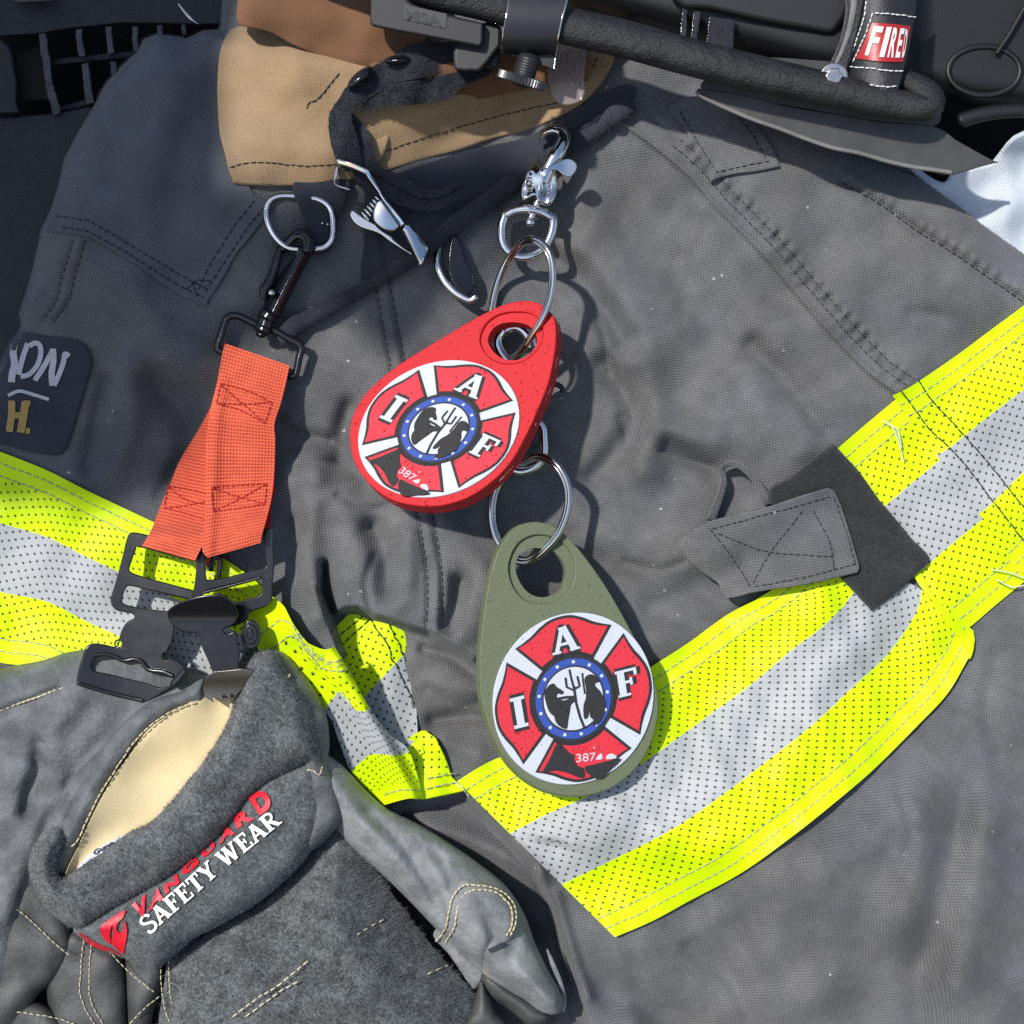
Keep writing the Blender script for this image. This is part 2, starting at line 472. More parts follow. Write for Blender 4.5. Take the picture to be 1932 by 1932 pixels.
def dots_tape(name, Wd, pitch=15.0, rot=40.0, bands=True, lo=.115, hi=.885, rdot=.165):
    """perforated trim: yellow / silver / yellow across v, dots on a square lattice in the cloth itself."""
    t = NT(name); tc = t.n('ShaderNodeTexCoord'); mp = t.n('ShaderNodeMapping')
    t.l(tc.outputs['UV'], mp.inputs[0]); k = Wd / pitch
    mp.inputs['Scale'].default_value = (k, k, k); mp.inputs['Rotation'].default_value = (0, 0, math.radians(rot))
    ns = t.n('ShaderNodeTexNoise'); t.l(mp.outputs[0], ns.inputs['Vector']); ns.inputs['Scale'].default_value = .35
    va = t.n('ShaderNodeVectorMath', operation='MULTIPLY_ADD'); t.l(ns.outputs['Color'], va.inputs[0]); va.inputs[1].default_value = (.3,) * 3; t.l(mp.outputs[0], va.inputs[2])
    sp = t.n('ShaderNodeSeparateXYZ'); t.l(va.outputs[0], sp.inputs[0])
    fx = t.math('SUBTRACT', t.math('FRACT', sp.outputs[0]), .5); fy = t.math('SUBTRACT', t.math('FRACT', sp.outputs[1]), .5)
    d = t.math('SQRT', t.math('ADD', t.math('MULTIPLY', fx, fx), t.math('MULTIPLY', fy, fy)))
    uv = t.n('ShaderNodeSeparateXYZ'); t.l(tc.outputs['UV'], uv.inputs[0]); v = uv.outputs[1]
    rag = t.math('MULTIPLY_ADD', t.math('SUBTRACT', t.noise(mp.outputs[0], .8, 2), .5), .006, v)
    inb = t.math('MULTIPLY', t.math('GREATER_THAN', v, lo), t.math('LESS_THAN', v, hi))
    hole = t.math('MULTIPLY', t.ramp(d, rdot - .04, rdot + .04, 1, 0), inb)
    line = t.math('MULTIPLY', t.ramp(t.math('MINIMUM', t.math('ABSOLUTE', fx), t.math('ABSOLUTE', fy)), .0, .05, 1, 0), inb)
    dim = t.math('MULTIPLY', t.ramp(d, rdot, rdot + .14, 1, 0), inb)
    v0 = t.obj(); big = t.noise(v0, .012, 4); fine = t.noise(v0, .6, 3)
    ye = t.mix(t.ramp(big, .3, .7), (.60, .84, .002), (.66, .86, .002))
    si = t.mix(t.ramp(big, .3, .7), (.36, .375, .38), (.39, .40, .40))
    si = t.mix(t.math('MULTIPLY', fine, .4), si, (.46, .47, .46))
    f = t.math('MULTIPLY', t.math('GREATER_THAN', rag, .337), t.math('LESS_THAN', rag, .663))
    c = t.mix(f, ye, si) if bands else ye
    soot = t.math('MULTIPLY', t.ramp(t.noise(v0, .02, 6, .7), .52, .80), .22)
    c = t.mix(soot, c, t.mix(f, (.30, .36, .03), (.22, .225, .22)))
    c = t.mix(t.math('MULTIPLY', line, .10), c, t.mix(f, (.36, .52, .02), (.22, .25, .27)))
    c = t.mix(t.math('MULTIPLY', hole, .93), c, (.02, .022, .02))
    h = t.math('SUBTRACT', t.math('MULTIPLY', fine, .12), t.math('ADD', t.math('MULTIPLY', dim, .35), t.math('MULTIPLY', line, .12)))
    rg = t.mix(f, (.5,) * 3, (.5,) * 3)
    crk = t.noise(v0, .028, 3, .5, .6)
    return t.set(c, rg, 0.0, t.bump(h, 1.0, 1.0, t.bump(crk, 2.6)), **{'Specular IOR Level': .2})

def webbing(name, c, dark, pu=7.0, pv=6.0):
    t = NT(name); tc = t.n('ShaderNodeTexCoord'); sp = t.n('ShaderNodeSeparateXYZ'); t.l(tc.outputs['UV'], sp.inputs[0])
    nz = t.noise(t.obj(), .05, 3)
    u = t.math('MULTIPLY_ADD', t.math('SUBTRACT', nz, .5), .03, t.math('MULTIPLY', sp.outputs[0], 1)); v = sp.outputs[1]
    a = t.math('SINE', t.math('MULTIPLY', u, 2 * math.pi * 130 / pu)); b = t.math('SINE', t.math('MULTIPLY', v, 2 * math.pi * 130 / pv))
    row = t.math('MULTIPLY_ADD', a, .5, .5); cell = t.math('MULTIPLY_ADD', t.math('MULTIPLY', a, b), .5, .5)
    h = t.math('ADD', t.math('MULTIPLY', row, .6), t.math('MULTIPLY', t.math('MULTIPLY_ADD', b, .5, .5), .35))
    fine = t.noise(t.obj(), .5, 3)
    k = t.math('MULTIPLY', t.ramp(t.math('ADD', t.math('MULTIPLY', h, .8), t.math('MULTIPLY', fine, .35)), .1, .95), 1)
    cc = t.mix(k, dark, c); cc = t.mix(t.ramp(t.noise(t.obj(), .02, 3), .35, .7, 0, .3), cc, tuple(min(1, x * 1.25 + .03) for x in c))
    return t.set(cc, .75, 0, t.bump(h, 1.6), **{'Sheen Weight': .15})

def printed(name, c, speck=.5, rough=.38, trans=0.0):
    """3-D printed plastic: tiny pin-holes on short toolpaths."""
    t = NT(name); v = t.obj(.3); n = t.noise(v, .9, 2); n2 = t.noise(v, .05, 3)
    vr = t.voro(v, .11); lines = t.n('ShaderNodeTexWave'); t.l(v, lines.inputs['Vector']); lines.inputs['Scale'].default_value = .09; lines.inputs['Distortion'].default_value = .6
    pin = t.math('MULTIPLY', t.ramp(vr, .10, .26, 1, 0), t.ramp(n2, .42, .58))
    dk = tuple(x * .12 for x in c)
    cc = t.mix(t.math('MULTIPLY', t.ramp(n, .35, .7), .55), tuple(x * .86 for x in c), tuple(min(1, x * 1.25 + .02) for x in c))
    cc = t.mix(t.math('MULTIPLY', pin, speck), cc, dk)
    h = t.math('ADD', t.math('MULTIPLY', n, .5), t.math('SUBTRACT', t.math('MULTIPLY', lines.outputs['Fac'], .3), t.math('MULTIPLY', pin, .8)))
    kw = {'Specular IOR Level': .22, 'Subsurface Weight': trans, 'Subsurface Radius': (1, 1, .3), 'Subsurface Scale': 8 * S} if trans else {'Specular IOR Level': .22}
    return t.set(cc, t.math('MULTIPLY_ADD', n, .25, rough - .1), 0, t.bump(h, .9), **kw)

def metal(name, c, rough, scr=.1, nb=.15, metallic=1.0, wear=None):
    t = NT(name); v = t.obj(); n = t.noise(v, .05, 4); n2 = t.noise(v, .35, 3)
    cc = c
    if wear:
        m = t.math('MULTIPLY', t.ramp(t.noise(v, .22, 6, .75), .62, .70), t.ramp(t.noise(v, .012, 3), .42, .62))
        cc = t.mix(m, c, wear)
    return t.set(cc, t.math('MULTIPLY_ADD', n, scr * 2, max(.01, rough - scr)), metallic, t.bump(n2, nb), **({'Coat Weight': .0}))

def leather(name, c, rough=.5, cell=.16, b=1.0, light=None, sheen=0.0):
    t = NT(name); v = t.obj(); w = t.noise(v, .02, 4)
    vo = t.voro(v, cell); vs = t.voro(v, cell * .32); n = t.noise(v, .45, 4, .65)
    h = t.math('ADD', t.math('MULTIPLY', vo, -.5), t.math('ADD', t.math('MULTIPLY', vs, -.7), t.math('MULTIPLY', n, .9)))
    cc = t.mix(t.ramp(w, .35, .68), c, light or tuple(x * 1.7 for x in c))
    cc = t.mix(t.ramp(n, .45, .75, 0, .5), cc, tuple(x * .45 for x in c))
    return t.set(cc, t.math('MULTIPLY_ADD', n, .35, rough - .17), 0, t.bump(h, b), **{'Sheen Weight': sheen, 'Specular IOR Level': .5})

def suede(name, c, light, b=2.2):
    t = NT(name); v = t.obj(.5); w = t.noise(v, .02, 4); n = t.noise(v, .19, 5, .75, 1.2); n2 = t.noise(v, .05, 4, .6, 2.0)
    h = t.math('ADD', n, t.math('MULTIPLY', n2, .5))
    cc = t.mix(t.ramp(t.math('ADD', t.math('MULTIPLY', n, .55), t.math('ADD', t.math('MULTIPLY', w, .15), t.math('MULTIPLY', n2, .3))), .40, .64), c, light)
    return t.set(cc, .95, 0, t.bump(h, b), **{'Sheen Weight': .25, 'Sheen Roughness': .6, 'Specular IOR Level': .15})

M = {}
M['coat'] = fabric('coat_fabric', (.112, .114, .120), 6.8, .62, .66, 1.5, .36, (1.08, 1.04, .97), lint=True)
M['coat_rib'] = fabric('coat_fabric_rib', (.105, .110, .122), 6.6, -.25, .45, 1.1, .25)
M['coat_dark'] = fabric('navy_flap_fabric', (.040, .043, .054), 4.4, .4, .4, .8, .2)
M['velvet'] = fabric('black_fleece', (.038, .041, .052), 3.4, .2, .8, 1.8, .3)
M['hook_loop'] = suede('hook_and_loop', (.006, .006, .007), (.030, .030, .032), 3.8)
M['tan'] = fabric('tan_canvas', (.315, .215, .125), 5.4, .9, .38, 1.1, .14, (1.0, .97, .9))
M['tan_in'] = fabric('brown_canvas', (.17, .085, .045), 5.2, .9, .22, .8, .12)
M['tape'] = dots_tape('trim_wide', 420.0, 14.2, 39)
M['tape_left'] = dots_tape('trim_left', 390.0, 14.2, 20)
M['tape_y'] = dots_tape('trim_yellow', 390.0, 14.2, 0)
M['thread'] = plain('grey_thread', (.34, .34, .27), .8)
M['thread_dk'] = plain('dark_thread', (.012, .016, .02), .8)
M['thread_cream'] = plain('cream_thread', (.62, .54, .33), .75)
M['thread_red'] = plain('red_thread', (.36, .012, .012), .7)
M['thread_white'] = plain('white_thread', (.7, .7, .68), .7)
M['orange'] = webbing('orange_webbing', (.72, .105, .034), (.30, .016, .008), 6.4, 6.0)
M['red_under'] = plain('red_edge_webbing', (.42, .012, .015), .8)
M['chrome'] = metal('chrome', (.80, .79, .77), .07, .03, .08)
M['nickel'] = metal('dark_nickel', (.58, .56, .53), .09, .04, .08)
M['blackmetal'] = metal('black_japanned_steel', (.010, .010, .011), .22, .08, .10, .0, (.30, .24, .19))
M['blackmetal'].node_tree.nodes['Principled BSDF'].inputs['Specular IOR Level'].default_value = .55
M['satin'] = metal('satin_steel', (.17, .155, .135), .34, .08, .3, 1.0)
M['blackgloss'] = metal('black_gloss_steel', (.006, .006, .008), .16, .05, .2, .0)
M['blackgloss'].node_tree.nodes['Principled BSDF'].inputs['Specular IOR Level'].default_value = .6
M['anodised'] = metal('anodised_steel', (.035, .035, .04), .38, .05, .15, .6)
M['red'] = printed('red_print', (.55, .014, .019), .7, .5)
M['green'] = printed('olive_print', (.135, .155, .088), .35, .40, .12)
M['white'] = printed('white_print', (.57, .60, .66), .12, .4)
M['blackp'] = printed('black_print', (.022, .022, .022), .5, .5)
M['blue'] = printed('blue_print', (.03, .075, .36), .3, .4)
M['redp'] = printed('emblem_red_print', (.66, .028, .045), .75)
M['suede'] = suede('grey_suede', (.034, .041, .044), (.195, .214, .216), 3.4)
M['suede_dk'] = suede('dark_suede', (.022, .026, .028), (.085, .092, .095))
M['fibre'] = M['suede']
M['leather'] = leather('grey_leather', (.105, .112, .117), .40, .10, 3.2, (.19, .2, .205))
M['leather_sm'] = leather('smooth_grey_leather', (.19, .20, .203), .48, .075, 3.2, (.33, .34, .342), .1)
M['leather_shaded'] = leather('shaded_leather', (.045, .046, .045), .5, .12, 1.0, (.085, .085, .08))  # glove leather again, darker: shade on the lower parts painted into the colour
M['lining'] = fabric('cream_lining', (.66, .54, .31), 3.6, .55, .22, .9, .06, (1, .97, .92))
M['print_red'] = plain('red_print_ink', (.66, .012, .028), .45, 0, .3, .3, .2)
M['print_white'] = plain('white_print_ink', (.80, .79, .74), .55, 0, .3, .3, .08)
M['rubber'] = leather('black_grained_rubber', (.010, .010, .011), .40, .20, 2.4, (.022, .022, .023))
M['plastic'] = plain('black_plastic', (.005, .005, .006), .48, 0, .3, .35, .3)
M['plastic_grey'] = plain('dark_grey_plastic', (.017, .0165, .018), .5, 0, .35, .2, .1)
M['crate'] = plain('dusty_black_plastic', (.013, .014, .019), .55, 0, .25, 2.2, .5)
M['crate_lit'] = plain('lit_crate_plastic', (.075, .075, .088), .6, 0, .35, 3.0, .6)  # lighter copy of the crate plastic, sunlight painted into its colour
M['brown_dark'] = plain('dark_brown_board', (.018, .014, .011), .8)
M['void'] = plain('dark_backdrop', (.004, .004, .005), .9)
M['brim'] = plain('grey_brim', (.058, .056, .054), .42, 0, .12, .6, .35)
M['brim_edge'] = plain('worn_brim_edge', (.17, .165, .155), .4, 0, .12, .5, .3)
M['white_cloth'] = fabric('white_twill', (.52, .56, .61), 6.2, .15, .4, 1.4, .10)
M['shield_red'] = plain('red_label', (.40, .018, .018), .4)
M['shield'] = leather('black_shield_leather', (.012, .012, .013), .42, .2, .8)
M['suede_edge'] = plain('raw_leather_edge', (.17, .165, .155), .9, 0, .3, 1.5, .4)
M['stitch_white'] = M['thread_white']
M['embro_white'] = plain('white_embroidery', (.56, .53, .55), .7, 0, .5, 2.0, .1)
M['embro_gold'] = plain('gold_embroidery', (.46, .29, .075), .6, 0, .5, 2.0, .15)
M['label'] = plain('label_white', (.62, .62, .74), .7)
t = NT('clear_plastic'); M['clear'] = t.set((.42, .33, .31), .12, 0, t.bump(t.noise(t.obj(), .03, 3), 1.5), **{'Alpha': .5, 'Specular IOR Level': .8})
M['strip'] = plain('glossy_strip', (.03, .03, .032), .12, 0, .05, 3.0, .8)
# ---------------------------------------------------------------- coat height field (plane units)
GX0, GY0, GST = -170.0, -170.0, 3.0
gx = np.r_[np.arange(-620, GX0, 15.0), np.arange(GX0, 2110, GST), np.arange(2115, 2600, 15.0)]; gy = np.r_[np.arange(-320, GY0, 15.0), np.arange(GY0, 2110, GST), np.arange(2115, 2600, 15.0)]
X, Y = np.meshgrid(gx, gy)
Z = np.zeros_like(X)
EDGE = [(420, 62), (385, 64), (355, 79), (330, 76), (300, 71), (276, 79), (264, 103), (232, 134), (205, 165), (180, 210), (150, 260),
        (128, 302), (118, 350), (105, 395), (85, 435), (75, 480), (58, 545), (42, 592), (46, 618), (24, 648), (2, 690), (-20, 760), (-160, 860), (-900, 930), (-900, 2900),
        (2900, 2900), (2900, 1000), (2300, 690), (2000, 520), (1932, 478), (1850, 420), (1735, 335), (1608, 291), (1400, 200), (1300, -300), (450, -300)]
# broad shapes
def G(cx, cy, sx, sy, a, rot=0.0):
    c, s = math.cos(rot), math.sin(rot); dx, dy = X - cx, Y - cy
    return a * np.exp(-((dx * c + dy * s) / sx) ** 2 - ((-dx * s + dy * c) / sy) ** 2)
Z += G(1500, 600, 420, 380, 30) + G(300, 350, 240, 330, 38) + G(1650, 1600, 420, 330, 22) + G(560, 930, 200, 170, 14)
# soft undulation everywhere
for k, (wl, am) in enumerate(((340, 6), (190, 4), (120, 2.2), (70, .6), (46, .2))):
    for j in range(3):
        a = rng.uniform(0, math.pi); ph = rng.uniform(0, 6.28); ph2 = rng.uniform(0, 6.28)
        Z += am * .75 * np.sin((X * math.cos(a) + Y * math.sin(a)) * 2 * math.pi / wl + ph + .9 * np.sin((X * math.sin(a) - Y * math.cos(a)) * 2 * math.pi / (wl * 1.7) + ph2))
def ridge(pts, a, s, taper=True):
    global Z
    P = crom(pts, 14) if len(pts) > 2 else np.asarray(pts, float)
    x0, y0 = P.min(0) - 3.2 * s; x1, y1 = P.max(0) + 3.2 * s
    i0, i1 = np.searchsorted(gx, (x0, x1)); j0, j1 = np.searchsorted(gy, (y0, y1))
    if i1 <= i0 or j1 <= j0: return
    d = pdist(X[j0:j1, i0:i1], Y[j0:j1, i0:i1], P)
    Z[j0:j1, i0:i1] += a * np.exp(-(d / s) ** 2)
def step(pts, h, w, decay):
    """the left-hand side of the path (walking along it) stands h higher, fading over decay."""
    global Z
    P = crom(pts, 10) if len(pts) > 2 else np.asarray(pts, float)
    m = decay * 2.2
    x0, y0 = P.min(0) - m; x1, y1 = P.max(0) + m
    i0, i1 = np.searchsorted(gx, (x0, x1)); j0, j1 = np.searchsorted(gy, (y0, y1))
    xx, yy = X[j0:j1, i0:i1], Y[j0:j1, i0:i1]
    best = np.full(xx.shape, 1e9); side = np.zeros_like(best); endf = np.ones_like(best)
    n = len(P)
    for i in range(n - 1):
        a, b = P[i], P[i + 1]; e = b - a; L = e @ e + 1e-9
        tt = ((xx - a[0]) * e[0] + (yy - a[1]) * e[1]) / L; t = np.clip(tt, 0, 1)
        dx, dy = xx - a[0] - t * e[0], yy - a[1] - t * e[1]; d = np.hypot(dx, dy)
        u = d < best; best = np.where(u, d, best); side = np.where(u, np.sign(e[0] * dy - e[1] * dx), side)
        past = np.zeros_like(d)
        if i == 0: past = np.where(tt < 0, -tt * math.sqrt(L), past)
        if i == n - 2: past = np.where(tt > 1, (tt - 1) * math.sqrt(L), past)
        endf = np.where(u, np.exp(-(past / (decay * .4)) ** 2), endf)
    s = -side * best      # y is down: left of travel has negative cross
    Z[j0:j1, i0:i1] += h * smooth01(s / w + .5) * np.exp(-(np.maximum(s, 0) / decay) ** 2) * endf

# --- raised front left half over the pocket of trim (hem shadow)
U = [(-900, -400), (2900, -400), (2900, 1240), (950, 1245), (895, 1240), (850, 1214), (811, 1191), (775, 1181), (709, 1161), (676, 1146), (637, 1149), (623, 1112), (613, 1058), (601, 1112),
     (612, 1152), (643, 1234), (613, 1246), (580, 1237), (548, 1208), (525, 1168), (511, 1154), (490, 1172), (460, 1240), (420, 1310), (-900, 1330)]
fx = 1 - smooth01((X - 820) / 260)
Z += (44 + 50 * smooth01((Y - 930) / 220) * smooth01((X - 500) / 90)) * smooth01((sd(X, Y, U) + 14) / 20) * fx
Dl = [(735, 1532), (805, 1512), (880, 1494), (1010, 1632), (1044, 1708), (1064, 1790), (1110, 1932), (1180, 2700), (500, 2700), (500, 1532)]
Z -= 62 * smooth01((sd(X, Y, Dl) + 6) / 22)
ridge([(613, 1066), (618, 1110), (628, 1146)], -46, 9)
# --- folds read from the photograph
FOLD = 2.2
for p, a, s in (
    ([(1020, 478), (1060, 495), (1095, 524), (1130, 575), (1175, 640)], -15, 26), ([(1090, 470), (1150, 530), (1200, 600)], 9, 34),
    ([(1140, 690), (1178, 742), (1195, 794), (1166, 850), (1120, 900)], -15, 24), ([(1225, 690), (1240, 790), (1215, 880)], 10, 40),
    ([(1262, 842), (1310, 868), (1345, 884)], -14, 20), ([(1240, 800), (1300, 820), (1350, 826)], 9, 30),
    ([(1420, 650), (1488, 727), (1555, 812)], -9, 20), ([(1380, 690), (1450, 790), (1500, 850)], 9, 34),
    ([(1230, 1150), (1320, 1110), (1400, 1075)], -12, 34), ([(1130, 1000), (1220, 1020), (1310, 1000)], 9, 46),
    ([(1320, 430), (1400, 540), (1470, 640)], 10, 44), ([(1270, 500), (1330, 600), (1380, 680)], -9, 36), ([(1150, 330), (1180, 420), (1220, 480)], -8, 40),
    ([(706, 1000), (728, 1060), (735, 1115)], -20, 26), ([(770, 1010), (765, 1080), (748, 1130)], 12, 26),
    ([(868, 1100), (862, 1140), (850, 1180)], -17, 18), ([(660, 770), (646, 820), (640, 870)], -12, 20), ([(845, 985), (905, 1060), (940, 1130)], 8, 30),
    ([(560, 830), (640, 850), (690, 905)], -9, 24), ([(570, 900), (640, 960), (690, 1040)], 12, 40), ([(548, 985), (556, 1060), (575, 1150)], -7, 15),
    ([(590, 960), (585, 1060), (600, 1160)], 9, 22),
    ([(300, 720), (360, 800), (340, 900)], -14, 34), ([(240, 690), (250, 780), (225, 880)], 9, 30), ([(200, 720), (180, 800), (165, 880)], -9, 16),
    ([(150, 480), (280, 590), (360, 700)], 8, 40), ([(420, 430), (380, 500), (300, 540)], -6, 30), ([(330, 180), (260, 330), (200, 420)], 8, 50), ([(400, 150), (350, 300), (330, 420)], -8, 46),
    ([(830, 1290), (880, 1300), (930, 1290)], 10, 26), ([(820, 1360), (880, 1350), (920, 1355)], -12, 16), ([(800, 1225), (850, 1240), (900, 1275)], -8, 12), ([(840, 1400), (900, 1420)], 8, 24),
    ([(810, 1560), (900, 1590), (1010, 1650)], 22, 26), ([(800, 1610), (900, 1660), (1000, 1760)], -14, 22), ([(1050, 1690), (1075, 1780), (1110, 1880)], 8, 12),
    ([(930, 1720), (1010, 1800), (1060, 1920)], 10, 24),
    # crisp creases (finer)
    ([(1000, 505), (1040, 520), (1085, 548), (1120, 590)], 3.1, 9), ([(1120, 585), (1140, 640), (1150, 700)], -3.1, 8), ([(1170, 790), (1184, 830), (1176, 870)], -3.7, 9), ([(1250, 852), (1290, 868), (1340, 880)], -4.3, 8),
    ([(1290, 1060), (1240, 1075), (1180, 1060)], -3.1, 9), ([(1420, 1150), (1330, 1180), (1260, 1170)], -5.6, 18), ([(640, 935), (700, 960), (760, 945)], -3.1, 9), ([(700, 1150), (690, 1100), (705, 1050)], -3.7, 9),
    ([(840, 1195), (900, 1175), (960, 1180)], 3.1, 18), ([(880, 1225), (930, 1205), (1000, 1200)], -3.1, 14), ([(555, 890), (600, 870), (650, 880)], -4.3, 9), ([(530, 790), (560, 815), (620, 830)], -5.6, 11), ([(545, 800), (590, 850), (600, 900)], 5.0, 18),
    ([(1850, 640), (1800, 600), (1720, 590)], -3.1, 14), ([(1660, 500), (1740, 540), (1800, 610)], 3.7, 22), ([(1700, 1500), (1720, 1580), (1700, 1650)], -3.1, 12), ([(1880, 1240), (1860, 1330), (1880, 1420)], -5.6, 20), ([(1300, 1790), (1380, 1850), (1420, 1950)], -3.7, 16), ([(1110, 1650), (1160, 1790), (1200, 1940)], 3.1, 16),
    ([(810, 1300), (870, 1330), (920, 1320)], -5.0, 12), ([(300, 930), (340, 870), (400, 840)], -3.7, 14),
    # big light bulge at the bottom right
    ([(1815, 1500), (1800, 1600), (1765, 1720), (1742, 1800), (1742, 1900), (1750, 2010)], -13, 36), ([(1735, 1560), (1722, 1680), (1690, 1780)], 13, 44), ([(1860, 1560), (1850, 1700), (1800, 1850)], 13, 46),
    ([(1560, 1640), (1640, 1590), (1700, 1510)], 6, 40), ([(1180, 1780), (1290, 1770), (1400, 1700)], 5, 30), ([(1150, 1870), (1220, 1900), (1290, 1990)], -14, 34),
    ([(1600, 1290 + 560), (1500, 1880), (1380, 1900)], 6, 40),
): ridge(p, a * FOLD, s)
step([(1100, 1600), (1200, 1620), (1288, 1640), (1355, 1655), (1421, 1680), (1475, 1708), (1555, 1722), (1655, 1752), (1718, 1780), (1760, 1900), (1800, 2100)], 78, 190, 230)
# --- seams: lapped yoke on the right, seams on the left, front placket
def lap(pts, h=6, s=5, pucker=True):
    ridge(pts, h, s)
SEAM1 = [(1160, 226), (1200, 252), (1250, 290), (1300, 333), (1345, 385), (1400, 440), (1450, 492), (1500, 552), (1550, 610), (1600, 665), (1650, 712), (1692, 742)]
step(SEAM1, 11, 8, 60)
ridge(SEAM1, 7, 7)
off1 = [(x + 34, y - 26) for x, y in SEAM1]; ridge(off1[1:], -7, 6)
off2 = [(x + 17, y - 13) for x, y in SEAM1]; ridge(off2[1:], 3, 7)
P1 = resample(crom(SEAM1, 6), 46)
P1 = resample(crom(SEAM1, 6), 30)
for i in range(5, 30):                                # puffs between the two stitch lines
    q = P1[i] + np.array((26, -20)) + rng.normal(0, 3, 2)
    ridge([tuple(q), tuple(q + np.array((8, -9)) * rng.uniform(.5, 1.4))], rng.uniform(5, 12), rng.uniform(7, 11))
    if rng.random() < .6: ridge([tuple(q + (12, 10)), tuple(q + (20, -2))], -rng.uniform(2, 4), 5)
    q = P1[i] + np.array((5, -5)) + rng.normal(0, 2, 2); ridge([tuple(q), tuple(q + (4, -4))], rng.uniform(-2, 3.5), 6)
SEAM2 = [(1590, 345), (1660, 385), (1730, 435), (1800, 478), (1870, 527), (1940, 575), (2050, 650)]
ridge(SEAM2, -9, 7); ridge([(x + 12, y - 16) for x, y in SEAM2], 5, 10); ridge([(x - 12, y + 14) for x, y in SEAM2], 3, 8)
for i in range(24):
    q = resample(np.array(SEAM2), 24)[i] + rng.normal(0, 2, 2); ridge([tuple(q), tuple(q + np.array((10, -14)))], rng.uniform(2, 6), 7)
for sx in (0, 28):                                     # placket stitch lines under the red tag
    ridge([(690 + sx, 430), (712 + sx, 560), (738 + sx, 690), (770 + sx, 850), (790 + sx, 980), (806 + sx, 1080), (806 + sx, 1185)], -6, 4.5)
ridge([(704, 430), (726, 560), (752, 690), (784, 850), (804, 980), (822, 1080), (822, 1190)], 5, 8)
for i in range(30):
    q = resample(np.array([(790, 960), (812, 1070), (812, 1185)]), 30)[i]; ridge([tuple(q), tuple(q + (14 * rng.choice((-1, 1)), rng.normal(0, 3)))], rng.uniform(-3, 3), 4)
for dx in (0, 24):                                     # seam on the upper arm, left
    ridge([(138 + dx, 455), (118 + dx, 520), (105 + dx, 570), (78 + dx, 606)], -4, 4.5)
ridge([(150, 455), (130, 520), (117, 570), (90, 606)], 3, 7)
# --- silhouette: cloth rolls away at its free edges
E = sd(X, Y, EDGE)
Z -= 46 * (1 - np.sqrt(np.clip(1 - (1 - np.clip(E / 52, 0, 1)) ** 2, 0, 1)))
Z = np.where(E < 0, Z - 30 + np.maximum(E * 16, -190), Z)

def coat(x, y):
    x = np.asarray(x, float); y = np.asarray(y, float)
    u = np.clip(np.interp(x, gx, np.arange(len(gx))), 0, len(gx) - 1.001); v = np.clip(np.interp(y, gy, np.arange(len(gy))), 0, len(gy) - 1.001)
    i = u.astype(int); j = v.astype(int); a = u - i; b = v - j
    return (Z[j, i] * (1 - a) * (1 - b) + Z[j, i + 1] * a * (1 - b) + Z[j + 1, i] * (1 - a) * b + Z[j + 1, i + 1] * a * b)
def over(k): return lambda x, y: coat(x, y) + k

COAT = thing('firefighter_coat', 'worn charcoal turnout coat with tan collar and lime and silver reflective trim', 'coat', (966, 900, -60))
mb = MB(); keep = (E > -14)
nj, ni = Z.shape
idm = -np.ones(Z.shape, int); idm[keep] = np.arange(keep.sum())
q = keep[:-1, :-1] & keep[1:, :-1] & keep[:-1, 1:] & keep[1:, 1:]
jj, ii = np.nonzero(q)
F = np.stack([idm[jj, ii], idm[jj + 1, ii], idm[jj + 1, ii + 1], idm[jj, ii + 1]], 1)
mb.add(np.c_[X[keep], Y[keep], Z[keep]], F)
mb.make('body', M['coat'], COAT)

# --- shoulder cape flap (upper left), its stitching
FL = [(82, 436), (100, 380), (118, 330), (130, 290), (155, 250), (182, 205), (206, 165), (235, 136), (266, 106), (280, 84), (300, 76), (330, 80), (356, 84), (386, 70), (420, 70), (440, 200), (470, 350), (520, 385),
      (478, 440), (445, 480), (424, 520), (408, 545), (392, 568), (388, 577), (340, 556), (296, 528), (262, 502), (232, 486), (196, 462), (160, 445), (118, 440)]
mb = MB(); slab(mb, crom(FL, 5, True, (0, 27, 17)), over(7), 9, 2.5, step=7); fl = mb.make('shoulder_flap', M['coat_rib'], COAT)
mb = MB()
for o in ((0, 0), (-14, -21)):
    stitches(mb, [(100 + o[0] + 18, 428 + o[1]), (165, 436 + o[1]), (235 + o[0] * .3, 474 + o[1]), (300, 516 + o[1]), (345, 543 + o[1]), (384, 560 + o[1] * .9)], over(7.5), 10, 5, 1.0)
for o in (9, 33):
    stitches(mb, [(392 - o * .55, 552 - o * .2), (424 - o * .8, 508 - o * .35), (470 - o * .8, 440 - o * .5), (512 - o, 386 - o * .2)], over(7.5), 10, 5, 1.0)
stitches(mb, [(372, 558), (362, 532), (390, 544)], over(7.5), 8, 2, 1.0); stitches(mb, [(352, 545), (372, 528), (398, 530)], over(7.5), 8, 2, 1.0)
mb.make('stitching', M['thread_dk'], fl)

# --- dark stitching on the body
mb = MB()
for sx in (0, 28): stitches(mb, crom([(690 + sx, 430), (712 + sx, 560), (738 + sx, 690)], 5), over(0), 10, 5, .9)
for sx in (0, 28): stitches(mb, crom([(787 + sx, 960), (806 + sx, 1080), (806 + sx, 1180)], 5), over(0), 9, 5, .9)
for dx in (0, 24): stitches(mb, crom([(138 + dx, 455), (118 + dx, 520), (105 + dx, 570), (78 + dx, 606)], 5), over(0), 9, 5, .9)
stitches(mb, crom(off1[2:], 5), over(0), 9, 5, .9); stitches(mb, crom([(x + 19, y - 15) for x, y in SEAM1][2:], 5), over(0), 9, 5, .9)
stitches(mb, crom(SEAM2, 5), over(2), 10, 5, 1.0)
mb.make('stitching', M['thread_dk'], COAT)

